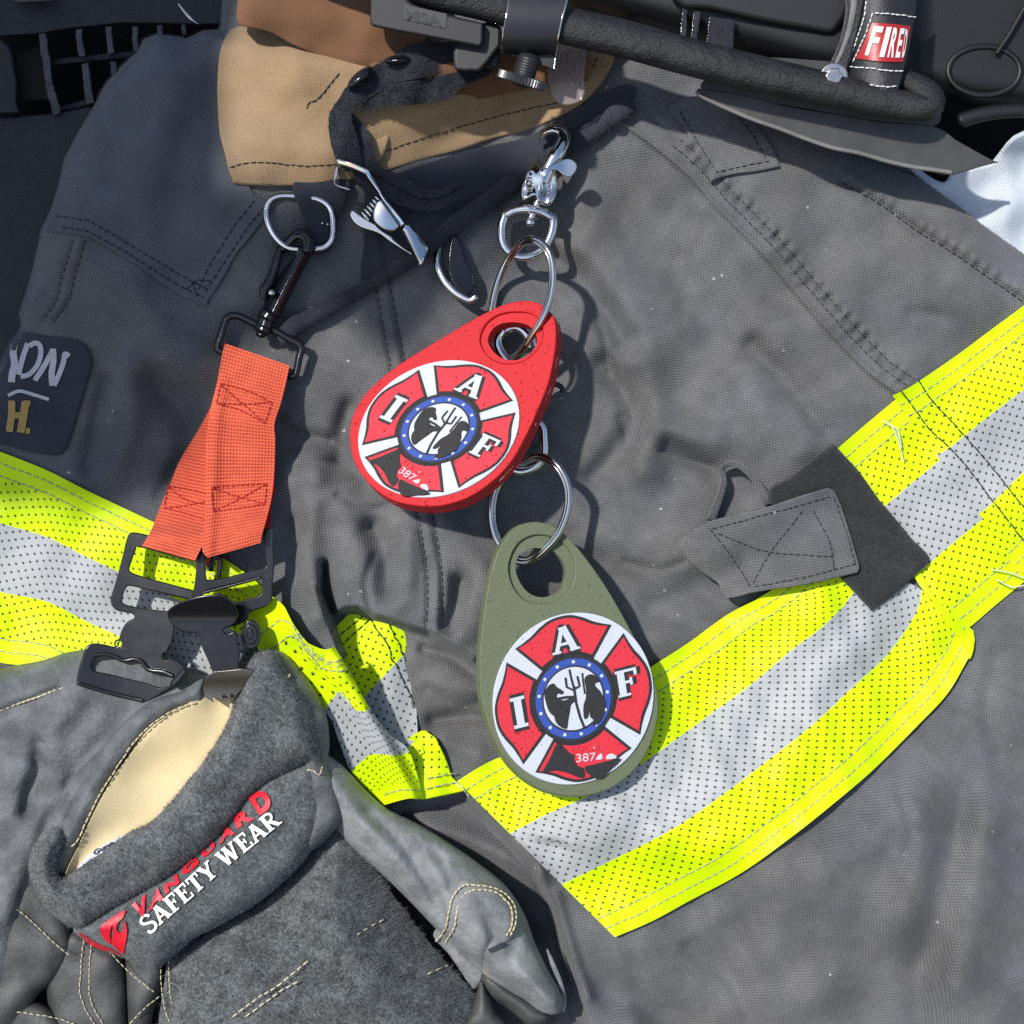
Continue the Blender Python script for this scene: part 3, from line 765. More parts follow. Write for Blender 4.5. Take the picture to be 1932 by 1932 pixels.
# --- storm flap edge: black fleece strip running diagonally, dark inner cloth above it
SF = [(690, 352), (740, 330), (880, 285), (1000, 255), (1110, 190), (1180, 160), (1200, 175), (1176, 205), (1150, 236), (1085, 276), (1010, 322), (940, 372), (868, 424), (792, 482), (700, 530), (680, 520), (690, 440)]
mb = MB(); slab(mb, crom(SF, 6, True), over(9), 14, 3, step=8); mb.make('inner_flap', M['coat_dark'], COAT)
mb = MB()
pth = crom([(1185, 200), (1140, 232), (1075, 274), (1000, 322), (930, 372), (860, 422), (790, 478), (720, 522), (660, 560), (600, 592), (560, 612), (532, 634)], 5)
wv = np.interp(np.linspace(0, 1, len(pth)), (0, .5, .8, .93, 1), (19, 17, 13, 16, 21))
mb.tube(np.c_[pth, coat(pth[:, 0], pth[:, 1]) + 19 + 2.0 * np.sin(np.arange(len(pth)) * .5)], list(wv), 12, flat=.85)
T = np.vstack(mb.v); Fq = np.array([f[:3] for f in mb.f])
fuzz(mb, T, Fq, 6000, 5.5, 1.0)
mb.make('flap_binding', M['velvet'], COAT)

# --- flap tab on the right shoulder
mb = MB(); TB = [(1262, 200), (1290, 240), (1310, 280), (1326, 310), (1342, 342), (1380, 330), (1428, 323), (1472, 314), (1460, 282), (1440, 252), (1400, 205), (1330, 180)]
slab(mb, crom(TB, 5, True, (4, 7)), over(10), 12, 3, step=7); tb = mb.make('shoulder_tab', M['coat'], COAT)
mb = MB(); stitches(mb, [(1282, 210), (1318, 270), (1352, 325), (1400, 314), (1456, 302)], over(10.5), 9, 5, 1); stitches(mb, [(1390, 214), (1425, 262), (1446, 300)], over(10.5), 9, 5, 1)
mb.make('stitching', M['thread_dk'], tb)

# --- embroidered name patch
PT = KA([(-80, 2060), (-60, 1925), (100, 1905), (260, 1930), (440, 1960), (500, 2010), (520, 2080), (505, 2150), (480, 2240), (450, 2340), (420, 2440), (385, 2540), (345, 2600), (270, 2605), (140, 2580), (0, 2545), (-120, 2530), (-120, 2300)])
PT = [(x, y - 10) for x, y in PT]
mb = MB(); slab(mb, crom(PT, 5, True), over(8), 12, 4, step=7); pt = mb.make('name_patch', M['coat_dark'], COAT)
def KP(p): return K(p, 0, 900, 400, 1546.0)
mb = MB()
for s_, w_ in (([(165, 420), (150, 520), (165, 640), (140, 750), (130, 850)], 80), ([(315, 410), (262, 560), (228, 690), (212, 765)], 62), ([(330, 440), (400, 405), (455, 440), (460, 540), (420, 660), (330, 760), (232, 785)], 58),
               ([(395, 830), (480, 700), (560, 560), (605, 480)], 62), ([(600, 470), (605, 600), (585, 760), (595, 890)], 72), ([(610, 890), (670, 760), (720, 620), (735, 530), (785, 555)], 60), ([(90, 1000), (220, 950), (380, 990), (555, 1045)], 40)):
    o = K(stroke_poly(crom(s_, 18), w_), 0, 900, 400, 1546.0); slab(mb, np.array(o), over(10 + rng.uniform(.2, .9)), 3, .8)
mb.make('lettering', M['embro_white'], pt)
mb = MB()
for s_, w_ in (([(135, 1070), (130, 1240), (105, 1410)], 80), ([(290, 1070), (265, 1240), (235, 1420)], 90), ([(120, 1230), (280, 1215)], 70), ([(265, 1085), (345, 1085)], 60), ([(295, 1400), (340, 1402)], 62), ([(95, 1080), (170, 1080)], 50)):
    o = K(stroke_poly(lin(s_, 30), w_), 0, 900, 400, 1546.0); slab(mb, np.array(o), over(10 + rng.uniform(.2, .9)), 3, .8)
mb.make('lettering', M['embro_gold'], pt)

# --- collar: tan canvas, brown inside face, stitched hem
def zc_left(x, y): return np.maximum(coat(x, y), 14) + 6 + 40 * smooth01((y - 60) / 110) - 30 * smooth01((y - 270) / 90) + 6 * np.sin(x * .022 + 1) + 5 * np.sin(y * .03 + x * .01) + 16 * np.exp(-((y - 85 - (x - 430) * .16) / 26) ** 2)
CL = [(440, 52), (424, 72), (414, 105), (410, 160), (411, 205), (414, 250), (423, 285), (432, 322), (441, 346), (470, 350), (540, 351), (620, 347), (660, 340), (720, 300), (740, 200), (700, 120), (640, 100), (560, 78), (500, 56), (462, 46)]
mb = MB(); slab(mb, crom(CL, 5, True, (8,)), zc_left, 26, 5, step=8); cl = mb.make('collar', M['tan'], COAT)
mb = MB(); stitches(mb, crom([(434, 316), (470, 307), (520, 308), (570, 313), (640, 310)], 4), zc_left, 11, 3, 1.1); stitches(mb, crom([(640, 138), (622, 160), (600, 186), (584, 194), (579, 204)], 4), zc_left, 12, 1, 1.3)
mb.make('stitching', M['thread_dk'], cl)
def zc_in(x, y): return np.maximum(coat(x, y), 14) + 40 + 34 * np.exp(-((y - 30) / 60) ** 2) - 24 * smooth01((y - 60 - (x - 450) * .2) / 50) + 4 * np.sin(x * .03)
CI = [(470, -120), (452, -20), (447, 40), (470, 52), (510, 62), (560, 88), (620, 112), (690, 132), (760, 150), (800, 100), (800, -120)]
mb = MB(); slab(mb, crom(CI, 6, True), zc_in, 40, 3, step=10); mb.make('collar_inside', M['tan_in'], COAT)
def zc_r(x, y):
    c = 330 - (x - 690) * .34 - .00012 * (x - 690) ** 2        # lower hem line
    return np.maximum(coat(x, y), 14) + 8 + 46 * smooth01((c - y) / 90) - 20 * smooth01((c - 110 - y) / 60) + 4 * np.sin(x * .03)
CR = [(655, 150), (645, 200), (650, 250), (680, 300), (702, 330), (722, 325), (790, 303), (860, 285), (930, 262), (1000, 244), (1060, 218), (1105, 190), (1140, 150), (1160, 108), (1150, 60), (900, 60), (740, 90)]
mb = MB(); slab(mb, crom(CR, 5, True, (4,)), zc_r, 26, 5, step=8); cr = mb.make('collar', M['tan'], COAT)
mb = MB(); stitches(mb, crom([(716, 290), (780, 267), (850, 245), (930, 222), (1000, 205), (1060, 190), (1098, 160), (1128, 110)], 4), zc_r, 12, 3, 1.1); mb.make('stitching', M['thread_dk'], cr)
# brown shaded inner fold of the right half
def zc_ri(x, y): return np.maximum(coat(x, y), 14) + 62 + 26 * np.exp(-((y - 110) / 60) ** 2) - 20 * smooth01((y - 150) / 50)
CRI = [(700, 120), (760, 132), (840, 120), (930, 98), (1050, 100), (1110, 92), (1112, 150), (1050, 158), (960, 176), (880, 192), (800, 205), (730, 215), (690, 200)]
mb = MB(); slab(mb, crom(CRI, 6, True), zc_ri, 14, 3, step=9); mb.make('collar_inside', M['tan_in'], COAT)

# --- reflective trim
def trim(name, A, B, mat, Wd, off, nu=70, nv=26, bow=None, lines=(.055, .115), thick=5, stitch=True, par=COAT, zz=coat, lines2=None, u0=0.0):
    mb = MB(); A = crom(A, 6); B = crom(B, 6)
    G_ = patch(mb, A, B, zz, nu, nv, off, thick, Wd, bow, u0=u0); o = mb.make(name, mat, par)
    if stitch:
        mb = MB(); Ar = resample(A, 80); Br = resample(B, 80)
        for f in lines: stitches(mb, Ar + (Br - Ar) * f, (lambda x, y: zz(x, y) + off), 12, 4, 1.15)
        for f in (lines2 if lines2 is not None else [1 - l for l in lines]): stitches(mb, Ar + (Br - Ar) * f, (lambda x, y: zz(x, y) + off), 12, 4, 1.15)
        mb.make('stitching', M['thread'], o)
    return o
# right: sleeve side piece, overlapped end
trim('reflective_trim', [(1572, 855), (1585, 842), (1640, 795), (1692, 752)], [(1812, 1196), (1836, 1178), (1880, 1140), (1932, 1098), (1945, 1088)], M['tape'], 420, 7, 40)
tp = trim('reflective_trim', [(1684, 746), (1720, 728), (1800, 674), (1870, 622), (1940, 570), (2060, 478)], [(1930, 1082), (1946, 1066), (2000, 1000), (2060, 950), (2130, 890), (2200, 830)], M['tape'], 420, 11, 60, u0=.45)
mb = MB()
for p in (KF([(1240, 280), (1320, 390), (1400, 500), (1500, 590), (1600, 700), (1700, 830), (1800, 960), (1932, 1130)]), KF([(1330, 210), (1400, 320), (1500, 430), (1600, 540), (1740, 700), (1860, 850), (1990, 1010)])):
    stitches(mb, crom(p, 5), over(12), 13, 3, 1.3)
mb.make('dark_stitching', M['thread_dk'], tp)
# lower right: big piece with turned end
def zlow(x, y): return coat(x, y) + 2.2 * np.sin(x * .052 + y * .031 + 1.5 * np.sin(y * .02)) + 1.6 * np.sin(x * .11 - y * .05) + 10 * smooth01((x - 1430) / 120) * smooth01((1700 - x) / 150) + 8 * np.exp(-((x - 1560) / 90.) ** 2)
LT = [(862, 1474), (905, 1447), (940, 1430), (1000, 1408), (1080, 1360), (1160, 1305), (1232, 1256), (1300, 1212), (1372, 1160), (1432, 1128), (1478, 1095), (1506, 1050)]
LB = [(1160, 1768), (1230, 1738), (1300, 1700), (1400, 1646), (1500, 1574), (1580, 1510), (1650, 1450), (1730, 1370), (1785, 1312), (1818, 1258), (1838, 1216), (1836, 1190)]
lt = trim('reflective_trim', LT, LB, M['tape'], 420, 15, 110, 34, zz=zlow, bow=lambda G2: G2 + np.outer(np.linspace(0, 1, G2.shape[0]) ** 7, np.sin(np.linspace(0, math.pi, G2.shape[1])))[..., None] * np.array((16.0, -34.0)))
# the folded end on its right
def zfold(x, y):
    a = np.array((1560, 1100.)); b = np.array((1838, 1216.))
    s = ((x - 1700) * .62 - (y - 1190) * -.2)
    return coat(x, y) + 13
FE = KF([(1290, 1290), (1340, 1300), (1400, 1400), (1480, 1520), (1560, 1610), (1610, 1660), (1650, 1715), (1625, 1800), (1590, 1720), (1500, 1600), (1420, 1480), (1340, 1380)])
mb = MB(); slab(mb, crom(FE, 5, True), lambda x, y: coat(x, y) + 19, 12, 3, step=7, uvf=lambda x, y: np.stack([x / 420, .5 + 0 * x + .45], 1)); mb.make('trim_fold', M['tape_y'], COAT)
# left: from the frame edge to the buckle, then down beside the glove
trim('reflective_trim', [(-170, 790), (-60, 830), (10, 856), (90, 888), (167, 927), (283, 982), (360, 1020), (417, 1051), (470, 1086), (530, 1140)],
     [(-170, 1180), (-60, 1226), (0, 1250), (90, 1262), (167, 1300), (283, 1350), (360, 1390), (417, 1420), (470, 1450), (530, 1500)], M['tape_left'], 390, 9, 90, 28)
def zt2(x, y):
    A = np.array([(600, 1200), (631, 1222), (660, 1268), (697, 1335), (735, 1395)], float)
    d = pdist(x, y, A); right = (x - np.interp(y, (1200, 1222, 1268, 1335, 1395, 1500), (600, 631, 660, 697, 735, 790)))
    dcl = np.clip(-right, 0, 400)
    base = 122 - .27 * np.clip(y - 1190 - (x - 560) * .3, 0, 400) - 24 * smooth01((560 - x) / 60)
    return np.maximum(base + zt2b(right, dcl, x, y), coat(x, y) + 8)
def zt2b(right, dcl, x, y):
    return 26 * np.exp(-((right + 26) / 42.) ** 2) - 22 * smooth01((right + 12) / 26) - 26 * smooth01((dcl - 90) / 90) - 14 * smooth01((y - 1400) / 100) + 4 * np.sin(x * .09 + y * .03) * np.exp(-((y - 1240) / 60.) ** 2)
A2 = KT([(30, 560), (70, 510), (140, 470), (205, 432), (280, 480), (320, 560), (360, 622), (410, 690), (450, 724), (540, 756), (602, 738)])
B2 = [(610, 1470), (664, 1500), (724, 1517), (769, 1506), (796, 1509)]
mb = MB()
L2 = crom([KT([(30, 560)])[0], (520, 1280), (613, 1343), (640, 1400), (664, 1457), (724, 1519)], 6); R2 = crom([(631, 1220), (657, 1262), (697, 1335), (735, 1385), (772, 1418), (800, 1508)], 6)
A2r = resample(crom(A2, 5), 50); B2r = resample(crom([(724, 1519), (769, 1507), (800, 1508)], 5), 50)
nv = 60; L2k = resample(L2, nv); R2k = resample(R2, nv)
# arc-length fractions so that the bands break where the photograph has them
def frac(Lp, marks, n):
    d = np.r_[0, np.cumsum(np.linalg.norm(np.diff(Lp, axis=0), axis=1))]; t = np.linspace(0, 1, n)
    ks = [0] + [d[np.argmin(np.hypot(*(Lp - m).T))] for m in marks] + [d[-1]]
    s = np.interp(t, (0, .335, .665, 1), ks); return np.stack([np.interp(s, d, Lp[:, k]) for k in (0, 1)], 1)
L2k = frac(L2, [(613, 1343), (664, 1457)], nv); R2k = frac(R2, [(697, 1335), (772, 1418)], nv)
us = np.linspace(0, 1, 50); vs = np.linspace(0, 1, nv)
C = A2r[:, None] * (1 - vs)[None, :, None] + B2r[:, None] * vs[None, :, None] + L2k[None] * (1 - us)[:, None, None] + R2k[None] * us[:, None, None]
C -= (A2r[0] * np.outer(1 - us, 1 - vs)[..., None] + A2r[-1] * np.outer(us, 1 - vs)[..., None] + B2r[0] * np.outer(1 - us, vs)[..., None] + B2r[-1] * np.outer(us, vs)[..., None])
Z2 = zt2(C[..., 0], C[..., 1])
UV2 = np.stack(np.broadcast_arrays(us[:, None] * .42, vs[None, :]), -1)
mb.grid(np.dstack([C, Z2])[::-1], UV2[::-1])
rim = np.vstack([np.dstack([C, Z2])[:, 0], np.dstack([C, Z2])[-1]]); mb.grid(np.stack([rim - (0, 0, 14), rim], 0))
t2 = mb.make('reflective_trim', M['tape_left'], COAT)
mb = MB()
for f in (.075, .12): stitches(mb, C[:, int(f * nv)], zt2, 12, 4, 1.3, 1.5)
for f in (.93,): stitches(mb, C[8:, int(f * nv)], zt2, 12, 4, 1.2, 1.5)
q = C[20:, 5].repeat(14, 0); q = q + rng.normal(0, 4, q.shape)         # frayed threads on the fold
for a in q[::9]:
    an = rng.uniform(0, 6.28); ln = rng.uniform(4, 12); p = np.array([a, a + ln * .5 * np.array((math.cos(an), math.sin(an))), a + ln * np.array((math.cos(an + .6), math.sin(an + .6)))])
    mb.tube(np.c_[p, zt2(p[:, 0], p[:, 1]) + (1, 3, 4)], .45, 4, caps=False)
mb.make('stitching', M['thread'], t2)
T3 = [(596, 1232), (625, 1192), (664, 1152), (700, 1125), (790, 1165), (786, 1200), (784, 1298), (788, 1382), (800, 1420), (760, 1440), (690, 1390), (640, 1300)]
def uv3(x, y): return np.stack([(x * .681 - y * .731) / 388, ((x * .731 + y * .681) - 1267) / 388], 1)
def zt3(x, y): return 8 - 10 * smooth01((x - 720) / 70) + 10 * np.exp(-((x - 735) / 30.) ** 2) + 26 * smooth01((y - 1330) / 90)
mb = MB(); slab(mb, lin(T3, 5, True), zt3, 8, 0, step=8, uvf=uv3); t3 = mb.make('reflective_trim', M['tape_left'], COAT)
mb = MB()
for p in (KT([(820, 550), (880, 640), (930, 740), (970, 820), (1010, 900), (1060, 1000), (1110, 1100)]), KT([(940, 590), (985, 680), (1030, 780), (1050, 850), (1090, 940), (1118, 1020)])):
    p = [(x + rng.normal(0, 1.5), y + rng.normal(0, 1.5)) for x, y in lin(p, 12)]; stitches(mb, crom(p, 4), zt3, 14, 2, 1.3, 1.2)
for p in (KT([(600, 700), (700, 610), (800, 535)]), KT([(640, 740), (730, 650), (830, 560)])): stitches(mb, p, zt3, 12, 4, 1.2, 1.2)
mb.make('stitching', M['thread_dk'], t3)
T4 = [(770, 1392), (800, 1376), (822, 1392), (841, 1430), (853, 1466), (880, 1492), (845, 1500), (803, 1508), (778, 1508)]
mb = MB(); slab(mb, lin(T4, 5, True), lambda x, y: coat(x, y) + 10 + 14 * smooth01((860 - x) / 40), 10, 2, step=7, uvf=lambda x, y: np.stack([x / 390, np.clip(1 - (1506 - y) / 390, 0, 1)], 1)); t4 = mb.make('reflective_trim', M['tape_y'], COAT)
mb = MB()
for p in ([(806, 1470), (835, 1462), (866, 1458)], [(804, 1488), (840, 1480), (872, 1474)]): stitches(mb, p, lambda x, y: coat(x, y) + 20 * smooth01((880 - x) / 60) + 8, 12, 4, 1.2)
mb.make('stitching', M['thread'], t4)
# lint threads sticking out of the trim
pale = plain('pale_thread', (.62, .64, .42), .8)
for p in (KF([(1130, 450), (1180, 480), (1220, 560), (1250, 680)]), KF([(1160, 470), (1215, 500), (1240, 600)]), KF([(1750, 1290), (1850, 1310), (1932, 1340)]), KF([(1780, 1350), (1860, 1390), (1940, 1380)]), KH([(640, 560), (680, 590), (720, 640)])):
    mb = MB(); p = crom(p, 4); mb.tube(np.c_[p, coat(p[:, 0], p[:, 1]) + 19], 1.5, 5); mb.make('loose_thread', pale, COAT)

# --- hook-and-loop tab with fabric loop, on the right chest
def zv(x, y): return coat(x, y) + 46 - 12 * smooth01((x - 1560) / 120)
V1 = KF([(480, 870), (600, 770), (720, 680), (800, 610), (850, 580), (900, 630), (1000, 740), (1100, 880), (1200, 1000), (1290, 1110), (1385, 1205), (1390, 1250), (1300, 1340), (1200, 1430), (1070, 1525), (1000, 1450), (900, 1345), (700, 1150)])
mb = MB(); T, F = puff(mb, crom(V1, 5, True, (4, 11, 14)), lambda x, y: zv(x, y) - 7, 9, 12, 7, None, 26); fuzz(mb, T, F, 11000, 4.2, .9)
vp = mb.make('hook_loop_pad', M['hook_loop'], COAT)
def zs(x, y): return coat(x, y) + 62 - 44 * smooth01((1395 - x) / 110) + 6 * np.sin(x * .03)
V2 = KF([(-10, 1120), (150, 1020), (330, 975), (500, 930), (650, 880), (820, 830), (860, 850), (900, 940), (940, 1060), (975, 1180), (1000, 1270), (990, 1310), (900, 1330), (800, 1355), (650, 1385), (500, 1405), (390, 1425), (250, 1450), (200, 1370), (100, 1300), (-20, 1180)])
mb = MB(); slab(mb, crom(V2, 5, True, (5, 11)), zs, 10, 3, step=7); st = mb.make('strap', M['coat'], COAT)
mb = MB()
for p in (KF([(170, 1060), (400, 1000), (640, 935), (830, 880)]), KF([(860, 890), (930, 1090), (980, 1270)]), KF([(980, 1260), (700, 1335), (400, 1390)]), KF([(150, 1060), (270, 1210), (390, 1400)]), KF([(200, 1090), (480, 1190), (850, 1220)]), KF([(400, 1370), (500, 1190), (690, 950)]), KF([(740, 960), (830, 1130), (860, 1290)])):
    stitches(mb, crom(p, 4) if len(p) > 2 else p, zs, 9, 4, 1.0)
mb.make('stitching', M['thread_dk'], st)
pc = crom(KF([(160, 1010), (200, 900), (230, 800), (225, 720), (290, 690), (370, 740), (440, 830), (490, 920)]), 5)
n = len(pc); tt = np.linspace(0, 1, n)
mb = MB(); hz = coat(pc[:, 0], pc[:, 1]) + 24 + 34 * np.sin(tt * math.pi) ** .8
nrm = np.gradient(pc, axis=0); nrm = np.stack([-nrm[:, 1], nrm[:, 0]], 1); nrm /= np.linalg.norm(nrm, axis=1)[:, None]
wid = np.interp(tt, (0, .3, .5, 1), (14, 11, 9, 14))
Gs = np.stack([np.c_[pc + nrm * wid[:, None] * a * .6, hz - 26 * abs(a - b) * 0 - (10 if a > 0 else 0) - (24 if b else 0)] for a, b in ((-1, 1), (-1, 0), (-.5, 0), (.5, 0), (1, 0), (1, 1))], 1)
mb.grid(Gs); mb.make('strap_loop', M['coat'], COAT)

# --- chrome coat hook and D-rings sewn to the coat
mb = MB()
hp = [(852, 410), (835, 440), (826, 472), (826, 500), (838, 528), (856, 549), (874, 561), (888, 566), (897, 560)]
mb.tube(np.c_[crom(hp, 4), np.interp(np.linspace(0, 1, len(crom(hp, 4))), (0, .5, 1), (45, 78, 92))], [4, 5.5, 7, 8, 8.5, 8, 6.5], 14)
hk = mb.make('coat_hook', M['chrome'], COAT)
HB = K([(1420, 1200), (1480, 1120), (1540, 1180), (1600, 1380), (1680, 1560), (1690, 1700), (1640, 1790), (1540, 1760), (1440, 1620), (1400, 1420)], 950, 400, 500)
mb = MB(); slab(mb, crom(HB, 4, True), over(40), 14, 4); cx_, cy_ = K([(1565, 1530)], 950, 400, 500)[0]; mb.tube([(cx_, cy_, 50), (cx_ + 3, cy_ - 4, 74)], 8, 12); mb.make('hook_plate', M['blackgloss'], hk)
mb = MB()
rp = crom([(506, 382), (502, 405), (510, 432), (526, 455), (546, 468), (570, 470), (590, 470), (612, 466), (626, 450), (628, 420), (622, 392), (600, 376), (560, 370), (525, 370)], 4, True)
mb.tube(np.c_[rp, 78 + 4 * np.sin(np.linspace(0, 6.28, len(rp)))], 6, 12, True); mb.make('d_ring', M['chrome'], COAT)
mb = MB(); kp = [(556, 340), (655, 340), (652, 380), (640, 410), (634, 445), (624, 470), (604, 480), (588, 474), (582, 446), (570, 410)]
slab(mb, crom(kp, 5, True), over(22), 14, 4, step=8); kp_ = mb.make('ring_loop', M['velvet'], COAT)
mb = MB()
for q in ((608, 421), (618, 423)): mb.tube([(q[0], q[1], 50), (q[0], q[1], coat(q[0], q[1]) + 28)], 2.2, 8)
mb.make('staples', M['chrome'], kp_)
# ---------------------------------------------------------------- backdrop and crate
mb = MB(); mb.grid(np.array([[(-900, -900, -330), (2900, -900, -330)], [(-900, 2900, -330), (2900, 2900, -330)]], float))
tag(mb.make('backdrop', M['void']), kind='structure')

CR_ = thing('plastic_crate', 'black plastic crate with slatted side, behind the coat shoulder in the top corner', 'crate', (150, 120, -330))
def bar(mb, a, b, w, z, dz=26):
    a = np.array(a, float); b = np.array(b, float); t = (b - a) / np.linalg.norm(b - a); n = np.array((-t[1], t[0])) * w / 2
    o = lin([a + n, b + n, b - n, a - n], 12, True); o = o + rng.normal(0, .8, o.shape)
    slab(mb, o, z, dz, 3)
mb = MB()
slab(mb, lin(KA([(-300, -200), (1400, -200), (1400, 130), (1200, 140), (700, 130), (400, 160), (230, 190), (0, 205), (-300, 215)]), 12, True), -120, 120, 4)     # upper wall
slab(mb, lin(KA([(-300, 650), (0, 660), (150, 655), (330, 640), (560, 590), (700, 560), (900, 700), (500, 1300), (300, 2200), (-300, 2300)]), 12, True), -130, 110, 4)
slab(mb, lin(KA([(-300, 200), (-20, 205), (55, 260), (75, 320), (85, 400), (100, 470), (95, 560), (110, 640), (-300, 660)]), 10, True), -110, 120, 6)
mb.make('wall', M['crate'], CR_)
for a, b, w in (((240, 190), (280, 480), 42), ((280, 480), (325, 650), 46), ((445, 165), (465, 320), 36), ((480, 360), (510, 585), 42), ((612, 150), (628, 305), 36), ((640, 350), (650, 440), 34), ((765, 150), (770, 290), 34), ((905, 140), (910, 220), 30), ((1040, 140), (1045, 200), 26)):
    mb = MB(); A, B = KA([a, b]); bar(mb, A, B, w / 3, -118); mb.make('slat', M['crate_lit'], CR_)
mb = MB()
bar(mb, *KA([(300, 350), (800, 300)]), 12, -150); bar(mb, *KA([(320, 620), (600, 560)]), 12, -150)
mb.make('rail', M['crate'], CR_)
mb = MB(); slab(mb, lin(KA([(60, 290), (250, 260), (300, 560), (120, 570)]), 10, True), -170, 20, 2); mb.make('inner_board', M['brown_dark'], CR_)
mb = MB(); p = crom(KA([(1010, 20), (1040, 60), (1080, 105), (1120, 135)]), 4); tag_ = None
mb.tube(np.c_[p, np.full(len(p), -60.)], [1.5, 3, 4.5, 1], 8); tag(mb.make('wire_hook', M['nickel']), 'thin bright wire hook end in the dark gap beside the brown collar', 'hook')
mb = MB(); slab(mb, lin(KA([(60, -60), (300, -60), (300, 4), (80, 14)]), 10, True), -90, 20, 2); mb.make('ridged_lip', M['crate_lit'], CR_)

# white cloth to the right
def zw(x, y): return -40 + 10 * np.sin(x * .03 + y * .05) + 16 * np.exp(-((x - 1900) / 25.) ** 2) + 34 * smooth01((300 - y) / 50) * smooth01((x - 1850) / 40)
WC = KC([(1250, 900), (1400, 1000), (1480, 1030), (1520, 980), (1560, 960), (1660, 940), (1740, 920), (1800, 850), (1850, 790), (1932, 740), (2300, 600), (2300, 1700), (1932, 1480), (1500, 1200)])
mb = MB(); slab(mb, crom(WC, 6, True), zw, 40, 8, step=9); T = np.vstack(mb.v); wc = mb.make('white_cloth', M['white_cloth'])
tag(wc, 'pale blue white twill cloth bunched under the helmet brim at the coat edge', 'cloth')
WC2 = KC([(1370, 745), (1450, 740), (1550, 770), (1650, 810), (1760, 880), (1740, 905), (1650, 860), (1500, 800)])

# ---------------------------------------------------------------- helmet
HEL = thing('fire_helmet', 'black fire helmet lying brim down above the coat, leather front shield reading FIRE', 'helmet', (1500, 100, 60))
def zb(x, y): return 120 + (1600 - x) * .03 + (300 - y) * .12
BR = KC([(85, 500), (200, 515), (350, 540), (620, 605), (900, 650), (1130, 690), (1420, 715), (1560, 800), (1740, 900), (1790, 918), (1700, 940), (1520, 990), (1400, 972), (1300, 958), (1150, 925), (1000, 880), (850, 850), (700, 800), (550, 742), (400, 690), (280, 640), (190, 598), (120, 565), (82, 540)])
mb = MB(); slab(mb, crom(BR, 5, True, (0, 9, 23)), zb, 12, 2, step=12)
# the far part of the brim under the beading
slab(mb, crom(KC([(110, 506), (620, 600), (1130, 688), (1420, 714), (1450, 600), (1300, 420), (600, 330), (300, 360)]), 8, True), lambda x, y: zb(x, y) - 3, 10, 1, step=14)
br = mb.make('brim', M['brim'], HEL)
mb = MB(); pe = crom(KC([(80, 520), (120, 552), (190, 586), (280, 626), (400, 676), (550, 728), (700, 786), (850, 836), (1000, 866), (1150, 910), (1300, 944), (1400, 958), (1520, 976)]), 6)
mb.tube(np.c_[pe, zb(pe[:, 0], pe[:, 1]) + 1], 4.6, 10, flat=1.2); mb.make('brim_edge', M['brim_edge'], br)
mb = MB()
pr = crom([(560, -120), (760, -38), (930, 6), (1060, 46), (1180, 74), (1288, 104), (1400, 132), (1500, 154), (1600, 176), (1680, 194), (1728, 202), (1752, 200), (1760, 188), (1748, 172), (1720, 156), (1690, 146), (1650, 140)], 7)
tt = np.linspace(0, 1, len(pr))
mb.tube(np.c_[pr, np.interp(tt, (0, .5, .88, .93, 1), (205, 190, 172, 160, 120))], list(np.interp(np.linspace(0, 1, 60), (0, .4, .62, .84, .92, 1), (40, 37, 36, 30, 24, 15))), 22)
mb.make('edge_beading', M['rubber'], HEL)
def zsh(x, y): return 150 + 0 * x + 40 * smooth01((60 - y) / 200)
SH = [(1040, -300), (1060, 0), (1100, 20), (1200, 44), (1320, 76), (1450, 112), (1560, 142), (1640, 160), (1720, 170), (1790, 190), (1860, 205), (2000, 210), (2200, 150), (2200, -300)]
mb = MB(); T, F = puff(mb, crom(SH, 8, True), lambda x, y: 40 - 90 * smooth01((x - 1690) / 60), 80, 60, 14, None, 30); mb.make('shell', M['plastic'], HEL)
mb = MB(); slab(mb, crom(KC([(0, -60), (880, -60), (870, 170), (700, 165), (400, 110), (150, 55), (0, 40)]), 6, True), lambda x, y: 148 - .2 * y, 40, 10, step=12); mb.make('front_visor', M['plastic_grey'], HEL)
mb = MB()
for a, b, w in (((1470, -60), (1500, 60), 9), ((1545, -20), (1560, 40), 5), ((2080, 0), (2020, 200), 10)):
    pass
for o, nm in ((KC([(0, 30), (28, 40), (20, 225), (-20, 215)]), 0), (KC([(62, 60), (105, 70), (80, 240), (40, 232)]), 1), (KC([(150, 90), (300, 110), (280, 300), (130, 262)]), 2)):
    mb = MB(); slab(mb, lin(o, 8, True) + rng.normal(0, .6, lin(o, 8, True).shape), lambda x, y: 134 + 0 * x, 6, 1.5); mb.make('inner_strip', M['strip'], HEL)
mb = MB()                                              # bowl opening at the right
ct = KC([(1710, 400)])[0]; e = circle(ct[0], ct[1], 68, 60, 46); mb.tube(np.c_[e, np.full(60, 30.)], 6, 10, True, flat=.8); mb.make('ear_port', M['plastic'], HEL)
mb = MB(); p = crom(KC([(1780, 300), (1860, 180), (1960, 0), (2000, -80)]), 8); mb.tube(np.c_[p, np.full(len(p), 40.)], 5, 10); mb.make('shell_rib', M['plastic'], HEL)
mb = MB(); p = crom(KC([(1580, 680), (1680, 650), (1800, 630), (1932, 625), (2100, 640)]), 8); mb.tube(np.c_[p, np.full(len(p), 24.)], 15, 10, flat=.7); mb.make('rear_beading', M['plastic'], HEL)

